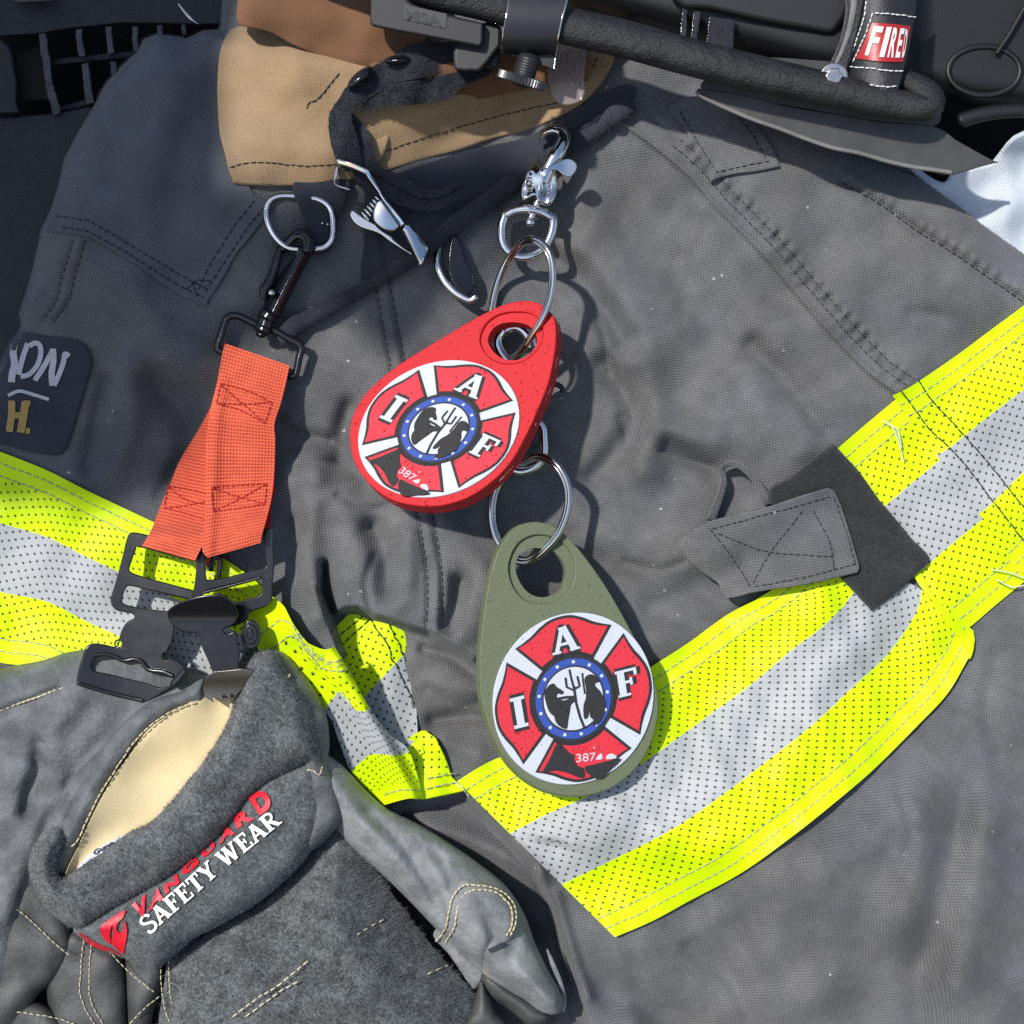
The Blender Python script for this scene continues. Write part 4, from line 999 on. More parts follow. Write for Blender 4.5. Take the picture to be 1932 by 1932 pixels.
# leather front shield
FS = thing('helmet_front_shield', 'black stitched leather front piece with a red label reading FIRE, bolted above the brim', 'shield', (1650, 100, 150))
def zfs(x, y): return 196 - ((x - 1668) / 44.) ** 2 * 16 + 0 * y
fsl = KC([(1040, -80), (1020, 60), (990, 180), (955, 300), (930, 400), (920, 478), (1000, 492), (1110, 515), (1215, 530), (1240, 440), (1262, 360), (1290, 240), (1315, 100), (1345, -80)])
mb = MB(); slab(mb, crom(fsl, 4, True, (0, 5, 8, 13)), zfs, 12, 2.5, step=7); fs = mb.make('leather_panel', M['shield'], FS)
sdl = KC([(925, -80), (918, 60), (900, 170), (870, 270), (835, 350), (805, 420), (850, 440), (915, 440), (935, 380), (965, 270), (1000, 150), (1030, 0), (1040, -80)])
mb = MB(); slab(mb, crom(sdl, 4, True), lambda x, y: 176 + 0 * x, 12, 3, step=7); sp_ = mb.make('side_welt', M['shield'], FS)
mb = MB(); p = crom(KC([(975, -80), (968, 40), (945, 160), (905, 280), (862, 372)]), 4); mb.tube(np.c_[p, np.full(len(p), 176.)], [7, 6.5, 5.5, 4.5, 3], 10, flat=.5); mb.make('raw_edge', M['suede_edge'], sp_)
lab = KC([(1070, 128), (1180, 134), (1292, 148), (1270, 250), (1248, 352), (1120, 350), (980, 332), (1030, 230)])
mb = MB(); slab(mb, lin(lab, 4, True), lambda x, y: zfs(x, y) + 3, 3, .8, step=7); lb = mb.make('label', M['shield_red'], FS)
def mapf(x0, x1, yb0, yb1, h, sl):
    def f(u, v):
        x = x0 + (x1 - x0) * u + sl * v; y = yb0 + (yb1 - yb0) * u - h * v
        p = np.array(KC(np.c_[x, y])); return p[:, 0], p[:, 1], zfs(p[:, 0], p[:, 1]) + 5
    return f
mb = MB(); put_text(mb, 'F', mapf(1030, 1086, 312, 316, 165, 52), .03, 0, 1.2); put_text(mb, 'I', mapf(1112, 1140, 322, 323, 170, 44), .03, 0, 1.2)
put_text(mb, 'R', mapf(1158, 1192, 324, 325, 168, 36), .03, 0, 1.2); put_text(mb, 'E', mapf(1203, 1228, 326, 326, 166, 30), .03, 0, 1.2); put_text(mb, 'D', mapf(1240, 1256, 326, 324, 160, 22), .03, 0, 1.2)
mb.make('lettering', M['print_white'], lb)
mb = MB()
for p in (KC([(1090, 75), (1200, 82), (1320, 96)]), KC([(1075, 75), (1040, 180), (1000, 270), (960, 360)]), KC([(940, 378), (1060, 388), (1180, 402), (1258, 400)]), KC([(935, 470), (1060, 480), (1150, 492), (1222, 486)]), KC([(1040, -20), (1030, 80), (1000, 180), (965, 280), (930, 370)])):
    stitches(mb, crom(p, 3), lambda x, y: zfs(x, y) + 1.5, 8, 3, 1.4)
mb.make('stitching', M['stitch_white'], FS)
mb = MB(); cx, cy = KC([(858, 428)])[0]
for r_, z0, z1 in ((26, 168, 190), (17, 190, 206)):
    n_ = 6 if r_ == 17 else 28; a = np.linspace(0, 2 * math.pi, n_, endpoint=False)
    slab(mb, lin(np.c_[cx + r_ * np.cos(a), cy + r_ * .95 * np.sin(a)], 4, True), z1, z1 - z0, 2.5)
mb.make('bolt', metal('zinc_bolt', (.62, .60, .57), .28, .1, .3), FS)

# clamp with thumb screw round the beading
CLP = thing('clamp', 'dark satin metal clamp with knurled thumb screw, gripping the helmet beading', 'clamp', (1000, 60, 190))
A = KB([(958, -120), (950, 0), (930, 110), (915, 200), (912, 300)]); B = KB([(1285, -120), (1276, 0), (1245, 120), (1222, 250), (1205, 388)])
def zcl(x, y): return 196 + 46 * np.sqrt(np.clip(1 - ((y - 24) / 78.) ** 2, 0, 1)) - 0 * x
mb = MB(); patch(mb, crom(A, 4), crom(B, 4), zcl, 60, 14, 0, 9); mb.make('band', M['anodised'], CLP)
mb = MB(); e = crom(B, 4); mb.tube(np.c_[e, zcl(e[:, 0], e[:, 1]) - 2], 2.4, 8); e = crom(A, 4); mb.tube(np.c_[e, zcl(e[:, 0], e[:, 1]) - 2], 1.6, 8); mb.make('bright_edge', M['nickel'], CLP)
mb = MB(); a = np.array([*KB([(1062, 330)])[0], 200.]); b = np.array([*KB([(1018, 470)])[0], 200.]); ax = (b - a) / np.linalg.norm(b - a)
for i in range(9):
    q = a + (b - a) * i / 9; mb.tube([q, q + ax * 2.6], 22, 20); mb.tube([q + ax * 2.6, q + ax * 5], 19, 20, caps=False)
n_ = 96; rr = np.where(np.arange(n_) % 2 == 0, 47.5, 44.5); ang = np.linspace(0, 2 * math.pi, n_, endpoint=False)
e1 = np.array((.985, .30, -.05)); e1 = e1 - (e1 @ ax) * ax; e1 /= np.linalg.norm(e1); e2 = np.cross(ax, e1)
def ring(c, s): return c + s * (rr[:, None] * (np.cos(ang)[:, None] * e1 + np.sin(ang)[:, None] * e2))
c0 = np.array([*KB([(1022, 452)])[0], 194.]); axk = ax * np.array((1, 1, 1)); 
mb2 = MB(); mb2.grid(np.stack([ring(c0 - ax * 9, .3), ring(c0 - ax * 9, .93), ring(c0 - ax * 7, 1), ring(c0 + ax * 7, 1), ring(c0 + ax * 9, .93), ring(c0 + ax * 9, .05)], 0), None, False, True, flat=True)
sc_ = mb.make('screw', M['plastic_grey'], CLP); mb2.make('knob', metal('knurled_steel', (.10, .10, .105), .38, .1, .3, .8), sc_)

# badge box on the beading
BX = thing('helmet_bracket', 'dark grey plastic bracket block with MSA moulded on it, under the helmet beading', 'bracket', (880, 60, 150))
def zbx(x, y): return 222 - .10 * (y - 40) + 0 * x
bxo = KB([(172, -100), (165, 0), (164, 120), (172, 140), (200, 155), (480, 208), (760, 260), (785, 258), (800, 240), (803, 180), (804, 130), (650, 95), (420, 30), (300, -100)])
mb = MB(); slab(mb, crom(bxo, 4, True, (0, 10, 13)), zbx, 70, 5, step=12); bx = mb.make('block', M['plastic_grey'], BX)
pn = KB([(355, 24), (598, 78), (590, 162), (350, 108)]); mb = MB(); slab(mb, lin(pn, 4, True), lambda x, y: zbx(x, y) + 1.2, 3, .6); lp = mb.make('panel', plain('panel_grey', (.045, .044, .046), .55), bx)
def mbx(u, v):
    x = 366 + 205 * u - 6 * v; y = 112 + 44 * u - 66 * v
    p = np.array(KB(np.c_[x, y])); return p[:, 0], p[:, 1], zbx(p[:, 0], p[:, 1]) + 2.6
mb = MB(); put_text(mb, 'MSA', mbx, .03, 0, 1.5); mb.make('lettering', plain('moulded_letters', (.022, .022, .024), .4), lp)
mb = MB(); slab(mb, crom(KB([(650, 250), (805, 130), (905, 150), (900, 250), (880, 285), (790, 395), (740, 402), (680, 402), (640, 380)]), 4, True, (2,)), lambda x, y: 196 + 0 * x, 60, 6, step=10)
mb.make('clip_block', M['plastic_grey'], BX)
mb = MB(); slab(mb, crom(KB([(790, 395), (890, 275), (890, 340), (880, 372), (850, 390), (815, 385)]), 3, True), 176, 30, 3); mb.make('latch', M['plastic'], BX)

# clear plastic tab
mb = MB(); ctp = KB([(1185, 330), (1165, 390), (1172, 460), (1195, 540), (1225, 580), (1270, 596), (1320, 588), (1360, 566), (1380, 520), (1375, 430), (1385, 330), (1380, 240), (1290, 200), (1215, 220)])
slab(mb, crom(ctp, 4, True), lambda x, y: 112 + .05 * (y - 100), 9, 3.5, step=8)
for p in ([(1285, 250), (1284, 500)], [(1235, 240), (1232, 370)]): q = np.array(KB(p)); mb.tube(np.c_[q, np.full(len(q), 115.)], 1.2, 6)
for q in ((1365, 290), (1340, 390), (1366, 480), (1358, 545)): a, b = KB([q])[0]; mb.tube([(a, b - 6, 114), (a, b + 6, 114)], 4, 8)
tag(mb.make('clear_tab', M['clear']), 'clear pinkish plastic tab hanging over the tan collar beside the thumb screw', 'plastic tab')

# ---------------------------------------------------------------- chin strap with snaps, and its chrome clip
CS = thing('chin_strap', 'black fleece chin strap with two domed snaps looping down over the tan collar', 'strap', (700, 200, 70))
def strapmesh(mb, A, B, z, thick=18, nu=60): 
    return patch(mb, crom(A, 4), crom(B, 4), z, nu, 9, 0, thick)
mb = MB()
def zc1(x, y): return 162 - .22 * (y - 60) + 8 * np.sin(x * .05)
G1 = strapmesh(mb, KB([(760, 220), (620, 235), (480, 240), (380, 255), (240, 345), (140, 400), (40, 480), (-15, 560), (-65, 640), (-70, 720), (-55, 830), (-20, 920), (20, 975)]),
          KB([(860, 330), (720, 350), (600, 400), (440, 440), (320, 470), (220, 520), (150, 560), (90, 610), (55, 660), (70, 720), (95, 800), (110, 880), (130, 960)]), zc1, 9, 80)
T = G1.reshape(-1, 3); nn = G1.shape[1]
Fq = np.array([(i * nn + j, (i + 1) * nn + j, i * nn + j + 1) for i in range(G1.shape[0] - 1) for j in range(nn - 1)]); fuzz(mb, T, Fq, 9000, 6, 1.0)
mb.make('strap', M['velvet'], CS)
mb = MB()
def zc2(x, y): return 136 + 10 * np.sin(x * .06) - 14 * ((y - 190) / 60)
G1 = strapmesh(mb, KB([(860, 330), (800, 400), (720, 400), (640, 410), (440, 450), (300, 480), (200, 540), (120, 580)]), KB([(890, 340), (840, 420), (700, 480), (600, 560), (440, 590), (320, 600), (200, 605), (100, 640)]), zc2, 9, 60)
T = G1.reshape(-1, 3); fuzz(mb, T, np.array([(i * nn + j, (i + 1) * nn + j, i * nn + j + 1) for i in range(G1.shape[0] - 1) for j in range(nn - 1)]), 6000, 6, 1.0)
mb.make('strap_lining', M['velvet'], CS)
mb = MB()                                              # lower run: clip to the dark loop at the right
pa = KB([(20, 700), (90, 780), (110, 900), (150, 960), (250, 1010), (330, 1060), (430, 1110), (520, 1120), (600, 1095), (650, 1060), (690, 1040)])
pb = KB([(60, 640), (150, 740), (180, 830), (200, 930), (260, 960), (350, 1000), (450, 1060), (530, 1075), (600, 1060), (650, 1025), (690, 990)])
pb2 = KB([(-10, 740), (40, 860), (60, 960), (110, 1060), (230, 1120), (330, 1160), (430, 1190), (540, 1190), (620, 1150), (680, 1110), (715, 1080)])
G1 = strapmesh(mb, pb, pa, lambda x, y: 106 + 0 * x, 10, 70); fuzz(mb, G1.reshape(-1, 3), np.array([(i * nn + j, (i + 1) * nn + j, i * nn + j + 1) for i in range(69) for j in range(nn - 1)]), 2500, 4.5, .8)
G1 = strapmesh(mb, pa, pb2, lambda x, y: 96 + 0 * x, 12, 70); fuzz(mb, G1.reshape(-1, 3), np.array([(i * nn + j, (i + 1) * nn + j, i * nn + j + 1) for i in range(69) for j in range(nn - 1)]), 3000, 4.5, .8)
mb.make('strap_end', M['velvet'], CS)
for c, r_, ry_, ro in (((320, 340), 80, 28, -.06), ((105, 440), 92, 34, -.72)):
    cx, cy = KB([c])[0]; mb = MB(); n_ = 30; a = np.linspace(0, 2 * math.pi, n_, endpoint=False); rings = []
    for f in (1, .92, .7, .4, .02):
        ex, ey = r_ / 3 * f * np.cos(a), ry_ / 3 * f * np.sin(a)
        rings.append(np.c_[cx + ex * math.cos(ro) - ey * math.sin(ro), cy + ex * math.sin(ro) + ey * math.cos(ro), np.full(n_, 152 + 16 * math.sqrt(1 - f * f * .98))])
    mb.grid(np.stack(rings), None, False, True); mb.make('snap', M['blackgloss'], CS)

CC = thing('slide_clip', 'bright chrome spring clip gripping the end of the black chin strap', 'clip', (720, 390, 80))
def zk(x, y): return 104 + .0 * x
mb = MB()
ol = KM([(135, 270), (160, 250), (190, 258), (330, 300), (480, 365), (515, 400), (640, 590), (680, 680), (900, 965), (880, 1010), (850, 1000), (660, 715), (600, 610), (470, 440), (330, 375), (180, 325), (150, 320)])
slab(mb, crom(ol, 3, True, (12, 13)), lambda x, y: 120 + 9 * np.sin((x - 640) * .045) + 6 * np.sin(y * .07), 14, 3.2); mb.make('arm', M['chrome'], CC)
mb = MB(); slab(mb, crom(KM([(885, 1060), (920, 1000), (965, 985), (1165, 1235), (1178, 1280), (1110, 1440), (1085, 1450), (1065, 1425)]), 3, True, (0, 2, 4, 6)), lambda x, y: 122 + 7 * np.cos((x - 770 - (y - 440) * .45) / 9.), 16, 3.4, step=8); mb.make('lever_tip', M['chrome'], CC)
mb = MB(); slab(mb, crom(KM([(640, 715), (590, 745), (555, 850), (565, 950), (620, 1020), (700, 1065), (800, 1065), (850, 1010), (760, 880)]), 3, True, (0, 7)), lambda x, y: 117 + 4 * np.cos((x - 722) / 16.) + 3 * np.cos((y - 400) / 18.), 18, 3, step=8)
cx, cy = KM([(682, 942)])[0]; e = circle(cx, cy, 10, 24); mb.tube(np.c_[e, np.full(24, 117.2)], 1.6, 8, True); mb.tube([(cx, cy, 108), (cx, cy, 118)], 4.5, 12); mb.make('cheek', M['chrome'], CC)
mb = MB(); slab(mb, crom(KM([(290, 870), (330, 835), (390, 880), (520, 960), (580, 990), (640, 1050), (760, 1130), (800, 1180), (1000, 1330), (985, 1340), (760, 1200), (620, 1100), (420, 1030), (330, 960)]), 3, True), 92, 16, 2.5, step=8); mb.make('lower_jaw', M['chrome'], CC)
mb = MB(); slab(mb, crom(KM([(115, 400), (145, 330), (165, 335), (150, 440), (130, 530), (270, 580), (300, 600), (280, 610), (120, 545)]), 3, True), 100, 10, 1.6); mb.make('loop', M['nickel'], CC)
mb = MB()
for i in range(6):
    a, b = np.array(KM([(430 + 30 * i, 860 - 36 * i), (500 + 24 * i, 940 - 44 * i)])); mb.tube(np.c_[np.stack([a, (a + b) / 2, b]), (96, 101, 98)], 2.4, 8)
mb.make('teeth', M['chrome'], CC)

# ---------------------------------------------------------------- orange glove strap with black snap hook and two buckles
GS = thing('glove_strap', 'orange webbing glove strap with black swivel snap hook and two black spring buckles', 'strap', (440, 850, 60))
mb = MB()
bo = KS([(1320, 420), (1420, 400), (1462, 430), (1440, 520), (1380, 640), (1300, 800), (1210, 980), (1130, 1140), (1100, 1165), (960, 1135), (955, 1040), (985, 930), (1050, 850), (1140, 700), (1250, 560), (1300, 490)])
def zsn(x, y): 
    ax_ = np.array(KS([(1390, 420), (1030, 1150)])); d = ax_[1] - ax_[0]; d = d / np.linalg.norm(d)
    o = (x - ax_[0][0]) * -d[1] + (y - ax_[0][1]) * d[0]
    return 104 - np.abs(o) ** 1.2 * .55
slab(mb, crom(bo, 3, True), zsn, 16, 3.5, step=4); sh = mb.make('snap_hook', M['blackgloss'], GS)
mb = MB(); hp = crom(KS([(1405, 480), (1420, 420), (1405, 345), (1350, 310), (1285, 325), (1225, 385), (1170, 440), (1125, 470)]), 3)
mb.tube(np.c_[hp, np.interp(np.linspace(0, 1, len(hp)), (0, .5, 1), (96, 88, 72))], [14, 13.5, 12, 10, 9], 14); mb.make('hook_tip', M['blackgloss'], sh)
mb = MB(); gt = crom(KS([(1120, 455), (1095, 560), (1060, 680), (1010, 800), (960, 880), (960, 960)]), 4); mb.tube(np.c_[gt, np.full(len(gt), 82.)], [5, 8, 8, 9, 10, 5], 12, flat=.8); mb.make('gate', M['blackmetal'], sh)
cx, cy = KS([(1038, 905)])[0]; mb = MB(); mb.tube([(cx, cy, 92), (cx, cy, 108)], 6.5, 16); mb.make('pivot_pin', M['nickel'], sh)
mb = MB()
for a, b, r_ in (((985, 1160), (955, 1270), 15.5), ((1010, 1125), (985, 1160), 18), ((955, 1270), (945, 1290), 18), ((940, 1290), (925, 1340), 10)):
    p, q = KS([a, b]); mb.tube([(*p, 92), (*q, 92)], r_, 20)
mb.make('swivel', M['blackgloss'], GS)
mb = MB()
dr = crom(KS([(870, 1225), (800, 1190), (720, 1150), (640, 1140), (580, 1165), (550, 1230), (510, 1360), (482, 1450), (500, 1500), (640, 1545), (900, 1640), (1180, 1745), (1260, 1760), (1290, 1720), (1320, 1580), (1345, 1480), (1320, 1430), (1220, 1380), (1100, 1310), (980, 1260)]), 3)
mb.tube(np.c_[dr, np.full(len(dr), 86.)], 7.2, 12, True); mb.make('strap_ring', M['blackgloss'], GS)
def zo1(x, y): return 104 + 7 * np.exp(-((x - np.interp(y, (650, 780, 1050), (436, 410, 394))) / 9.) ** 2) * smooth01((y - 690) / 60) + 42 * smooth01((y - 940) / 70) + 10 * smooth01((y - 700) / 200) + 8 * np.sin((y - 640) * .012)
mb = MB()   # back web (left)
patch(mb, crom([(428, 652), (420, 690), (403, 755), (372, 815), (340, 868), (322, 910), (305, 950), (285, 1000), (268, 1030)], 5), crom([(545, 690), (530, 720), (480, 760), (436, 800), (420, 860), (405, 920), (398, 970), (390, 1010), (368, 1058)], 5), lambda x, y: zo1(x, y) - 30 + 34 * smooth01((y - 985) / 35) - .35 * np.clip(430 - x, 0, 200) * .4, 90, 16, 0, 8, 130); mb.make('webbing', M['orange'], GS)
mb = MB()   # front web
G2_ = patch(mb, crom([(425, 648), (420, 665), (410, 720), (398, 770), (390, 830), (389, 900), (388, 960), (384, 1010), (382, 1040), (392, 1052)], 5), crom([(546, 690), (541, 715), (530, 760), (518, 798), (519, 830), (518, 880), (514, 930), (504, 975), (494, 1010), (492, 1024)], 5), zo1, 100, 18, 0, 8, 130); wb = mb.make('webbing', M['orange'], GS)
mb = MB()
def kq(p): return K(p, 0, 1000, 1000)
for p in (kq([(1250, 240), (1400, 280), (1540, 345)]), kq([(1225, 350), (1360, 390), (1500, 465)]), kq([(1250, 240), (1225, 350)]), kq([(1540, 345), (1500, 465)]), kq([(1250, 245), (1380, 360), (1500, 460)]), kq([(1228, 352), (1400, 355), (1540, 345)]),
          kq([(1200, 825), (1350, 815), (1510, 805)]), kq([(1205, 965), (1350, 945), (1500, 920)]), kq([(1200, 825), (1205, 965)]), kq([(1510, 805), (1500, 920)]), kq([(1200, 830), (1350, 880), (1500, 920)]), kq([(1205, 965), (1360, 890), (1510, 805)])):
    stitches(mb, crom(p, 4) if len(p) > 2 else p, lambda x, y: zo1(x, y), 7, 3, 1.4)
for p in (kq([(950, 820), (1050, 835), (1170, 860)]), kq([(930, 940), (1050, 975), (1160, 1010)]), kq([(950, 820), (930, 940)]), kq([(960, 830), (1050, 900), (1160, 925)]), kq([(930, 945), (1060, 930), (1170, 905)])):
    stitches(mb, p, lambda x, y: zo1(x, y) - 30 + 34 * smooth01((y - 985) / 35) - .35 * np.clip(430 - x, 0, 200) * .4, 7, 3, 1.4)
mb.make('stitching', M['thread_red'], wb)
mb = MB(); slab(mb, crom(kq([(1500, 860), (1540, 810), (1562, 830), (1535, 950), (1530, 1050), (1480, 1075), (1485, 950)]), 4, True), 78, 8, 2); mb.make('webbing_edge', M['red_under'], GS)
mb = MB(); slab(mb, crom(KBK([(1105, 330), (1160, 340), (1140, 420), (1128, 450), (1110, 420)]), 3, True), 96, 8, 2); mb.make('webbing_end', M['orange'], GS)

def zb1(x, y): return 118 + 6 * np.sin(x * .02) + .03 * (y - 1100)
B1 = tag(bpy.data.objects.new('buckle', None)); col.objects.link(B1); B1.parent = GS
def lk(o): return [np.array(q) for q in o]
mb = MB(); slab(mb, crom(KBK([(500, 170), (545, 165), (640, 185), (860, 245), (1050, 300), (1065, 340), (1050, 440), (1025, 640), (1000, 740), (940, 810), (870, 850), (858, 950), (838, 1060), (800, 1130), (830, 1180), (900, 1215), (955, 1270), (945, 1320), (850, 1400), (720, 1490), (620, 1538), (560, 1530), (330, 1475), (100, 1412), (66, 1375), (78, 1290), (110, 1180), (140, 1095), (200, 1062), (290, 1070), (385, 1088), (405, 1040), (430, 960), (470, 895), (535, 855), (520, 825), (480, 815), (390, 795), (348, 745), (345, 690), (375, 590), (410, 470), (445, 330), (475, 210)]), 3.5, True), zb1, 11, 3.0,
     [crom(KBK([(550, 300), (575, 285), (800, 345), (1035, 410), (1040, 470), (1020, 620), (1000, 628), (800, 575), (600, 520), (505, 482), (500, 440)]), 3, True), crom(KBK([(470, 610), (520, 602), (700, 645), (960, 705), (985, 730), (950, 780), (850, 800), (700, 790), (560, 770), (450, 740), (440, 690)]), 3, True),
      crom(KBK([(225, 1178), (300, 1165), (380, 1185), (450, 1215), (520, 1205), (570, 1215), (640, 1285), (740, 1300), (820, 1318), (845, 1350), (825, 1395), (760, 1420), (600, 1375), (400, 1325), (260, 1295), (200, 1280), (188, 1225)]), 3, True), circle(*KBK([(408, 1066)])[0], 6, 20), circle(*KBK([(788, 1165)])[0], 6, 20)], step=9)
pw = crom(KBK([(210, 1160), (300, 1150), (380, 1172), (450, 1202), (530, 1190), (590, 1210), (650, 1275), (760, 1292), (840, 1325)]), 3); mb.tube(np.c_[pw, zb1(pw[:, 0], pw[:, 1]) + 1], 4.5, 10)
pw = crom(KBK([(90, 1390), (330, 1462), (600, 1525)]), 4); mb.tube(np.c_[pw, zb1(pw[:, 0], pw[:, 1]) + 1], 4, 10)
pw = crom(KBK([(850, 1395), (900, 1340), (945, 1285)]), 3); mb.tube(np.c_[pw, zb1(pw[:, 0], pw[:, 1]) + 1], 8, 10)
mb.make('buckle_plate', M['blackmetal'], B1)
B2_ = bpy.data.objects.new('buckle', None); col.objects.link(B2_); B2_.parent = GS
def zb2(x, y): return 128 + .02 * (y - 1100)
mb = MB(); slab(mb, crom(KBK([(1038, 330), (1062, 288), (1085, 290), (1102, 330), (1108, 430), (1118, 530), (1135, 545), (1250, 535), (1420, 490), (1588, 445), (1598, 400), (1592, 300), (1572, 200), (1585, 140), (1640, 128), (1664, 160), (1660, 280), (1668, 420), (1655, 560), (1650, 700), (1610, 760), (1480, 805), (1450, 860), (1380, 910), (1280, 930), (1100, 900), (1015, 690), (1030, 520)]), 3.5, True), zb2, 10, 2.8,
     [crom(KBK([(1085, 665), (1150, 630), (1350, 580), (1545, 535), (1565, 560), (1555, 660), (1440, 705), (1340, 722), (1240, 700), (1150, 690)]), 3, True)], step=9)
pw = crom(KBK([(1085, 655), (1300, 600), (1550, 532)]), 4); mb.tube(np.c_[pw, zb2(pw[:, 0], pw[:, 1]) + .5], 3.2, 10)
pw = crom(KBK([(1150, 470), (1170, 380), (1205, 362), (1230, 400), (1215, 520)]), 4); mb.tube(np.c_[pw, np.full(len(pw), 92.)], 5.5, 10)
mb.make('buckle_frame', M['blackmetal'], B2_)
def zlv(x, y): return 172 + 26 * smooth01((1175 - y) / 60) - 16 * smooth01((y - 1255) / 60)
mb = MB(); slab(mb, crom(KBK([(802, 830), (815, 785), (900, 730), (1040, 685), (1180, 665), (1260, 675), (1330, 730), (1372, 810), (1368, 870), (1330, 915), (1270, 940), (1258, 965), (1285, 985), (1340, 960), (1368, 1000), (1372, 1060), (1390, 1150), (1378, 1230), (1398, 1258), (1500, 1278), (1480, 1340), (1420, 1430), (1360, 1480), (1300, 1505), (1200, 1500), (1110, 1490), (1086, 1430), (1108, 1340), (1165, 1300), (1135, 1210), (1075, 1080), (1045, 985), (960, 978), (880, 945), (830, 900)]), 3.5, True), zlv, 12, 3.0, step=7)
lv = mb.make('lever', M['blackmetal'], B2_)
mb = MB(); jw = [(1180, 1290), (1290, 1280), (1400, 1268), (1500, 1282), (1470, 1350), (1420, 1430), (1365, 1475), (1352, 1500), (1335, 1475), (1315, 1470), (1318, 1520), (1285, 1495), (1260, 1480), (1245, 1490), (1258, 1530), (1210, 1505), (1180, 1498), (1165, 1505), (1180, 1540), (1135, 1515), (1100, 1490), (1088, 1430), (1110, 1340)]
slab(mb, lin(KBK(jw), 3, True), lambda x, y: zlv(x, y) + 2.5, 6, 1.2, step=8); mb.make('toothed_jaw', M['satin'], lv)
cx, cy = KBK([(1478, 990)])[0]; mb = MB()
for r_, z1, h in ((24, 150, 30), (17, 154, 6), (9, 156, 5)): slab(mb, circle(cx - (z1 - 150) * .3, cy, r_ * .8, 40, r_ * 1.15), z1, h, 2.5)
mb.make('rivet', M['blackmetal'], B2_)

# ---------------------------------------------------------------- gloves
def wr(k, l, a=0.): return lambda x, y: k * (np.sin((x * math.cos(a) + y * math.sin(a)) / l * 6.28 + 1.3 * np.sin((x * math.sin(a) - y * math.cos(a)) / l * 2.1)))
def creases(ls):
    def f(x, y):
        z = np.zeros_like(x)
        for p, a, s in ls: z = z + a * np.exp(-(pdist(x, y, np.array(p, float)) / s) ** 2)
        return z + 2.0 * np.sin(x * .05 + 2 * np.sin(y * .03)) + 1.6 * np.sin(y * .07 + x * .03)
    return f
GB = thing('work_glove', 'grey leather work glove lying back side up, behind the open cuff of its mate', 'glove', (120, 1600, 0), 'pair of work gloves')
mb = MB()
B1o = [(-90, 1290), (0, 1262), (80, 1245), (130, 1230), (200, 1222), (270, 1230), (330, 1252), (380, 1272), (420, 1276), (430, 1320), (350, 1400), (260, 1480), (200, 1560), (140, 1620), (95, 1650), (62, 1700), (40, 1760), (20, 1860), (-10, 1940), (-90, 1960)]
B1k = creases([([(72, 1405), (74, 1450), (56, 1500), (50, 1530)], -26, 16), ([(70, 1400), (100, 1370), (140, 1340)], 12, 22), ([(110, 1340), (100, 1420), (115, 1500)], 10, 26), ([(120, 1480), (140, 1465), (160, 1470)], -8, 6), ([(0, 1345), (60, 1322), (110, 1300)], -9, 8),
               ([(0, 1330), (50, 1310), (100, 1290)], 6, 10), ([(180, 1450), (240, 1380), (300, 1330)], 9, 22), ([(130, 1470), (190, 1400), (230, 1350)], -8, 16), ([(60, 1560), (30, 1640), (10, 1720)], 10, 26), ([(95, 1540), (70, 1620), (50, 1690)], -8, 14)])
T, F = puff(mb, crom(B1o, 5, True), 56, 58, 62, 6, B1k, 60); ga = mb.make('glove_back', M['leather'], GB)
mb = MB(); T, F = puff(mb, crom([(-90, 1415), (0, 1432), (30, 1462), (48, 1505), (44, 1545), (20, 1580), (0, 1600), (-90, 1610)], 5, True), 74, 38, 34, 6, creases([]), 50); fuzz(mb, T, F, 4000, 5, .9); mb.make('thumb_side', M['suede_dk'], GB)
mb = MB(); T, F = puff(mb, crom([(-90, 1700), (0, 1672), (52, 1640), (96, 1690), (135, 1770), (112, 1840), (70, 1880), (30, 1960), (-20, 2050), (-90, 2060)], 5, True), 66, 34, 46, 7, creases([([(-20, 1690), (60, 1750), (125, 1800)], -4, 6)]), 60); mb.make('finger', M['leather_shaded'], GB)
mb = MB(); T, F = puff(mb, crom([(84, 1830), (100, 1780), (140, 1752), (200, 1780), (226, 1800), (236, 1850), (240, 1932), (248, 2050), (130, 2050), (104, 1960), (90, 1890)], 5, True), 52, 34, 40, 6, creases([]), 60); mb.make('finger', M['leather_shaded'], GB)
mb = MB(); T, F = puff(mb, crom([(-90, 1920), (-40, 1900), (40, 1890), (90, 1900), (130, 1960), (140, 2060), (-90, 2060)], 6, True), 60, 34, 40, 7, creases([]), 60); mb.make('finger', M['leather_shaded'], GB)
mb = MB(); T, F = puff(mb, crom([(236, 1800), (262, 1790), (300, 1800), (308, 1835), (300, 1880), (286, 1932), (280, 2050), (244, 2050), (238, 1932)], 5, True), 42, 34, 30, 6, creases([]), 60); mb.make('finger', M['leather_shaded'], GB)
mb = MB()
GBz = lambda z: (lambda x, y: 0 * x + z + 36)
for p, z in (([(0, 1698), (40, 1722), (72, 1750), (110, 1786), (130, 1802)], 66), ([(0, 1920), (30, 1910), (70, 1915), (110, 1922), (140, 1932)], 58), ([(166, 1700), (158, 1770), (152, 1830), (152, 1880), (170, 1920), (200, 1960)], 52), ([(180, 1700), (172, 1780), (168, 1850), (172, 1890), (190, 1925), (215, 1960)], 52),
             ([(180, 1770), (210, 1800), (250, 1840), (290, 1872)], 50), ([(300, 1880), (270, 1905), (236, 1940)], 50), ([(303, 1770), (304, 1850), (310, 1900), (325, 1940)], 46), ([(318, 1775), (319, 1850), (325, 1900), (340, 1940)], 46), ([(183, 1753), (200, 1745), (215, 1730)], 50)):
    stitches(mb, crom(p, 4), GBz(z), 8, 4, 1.0)
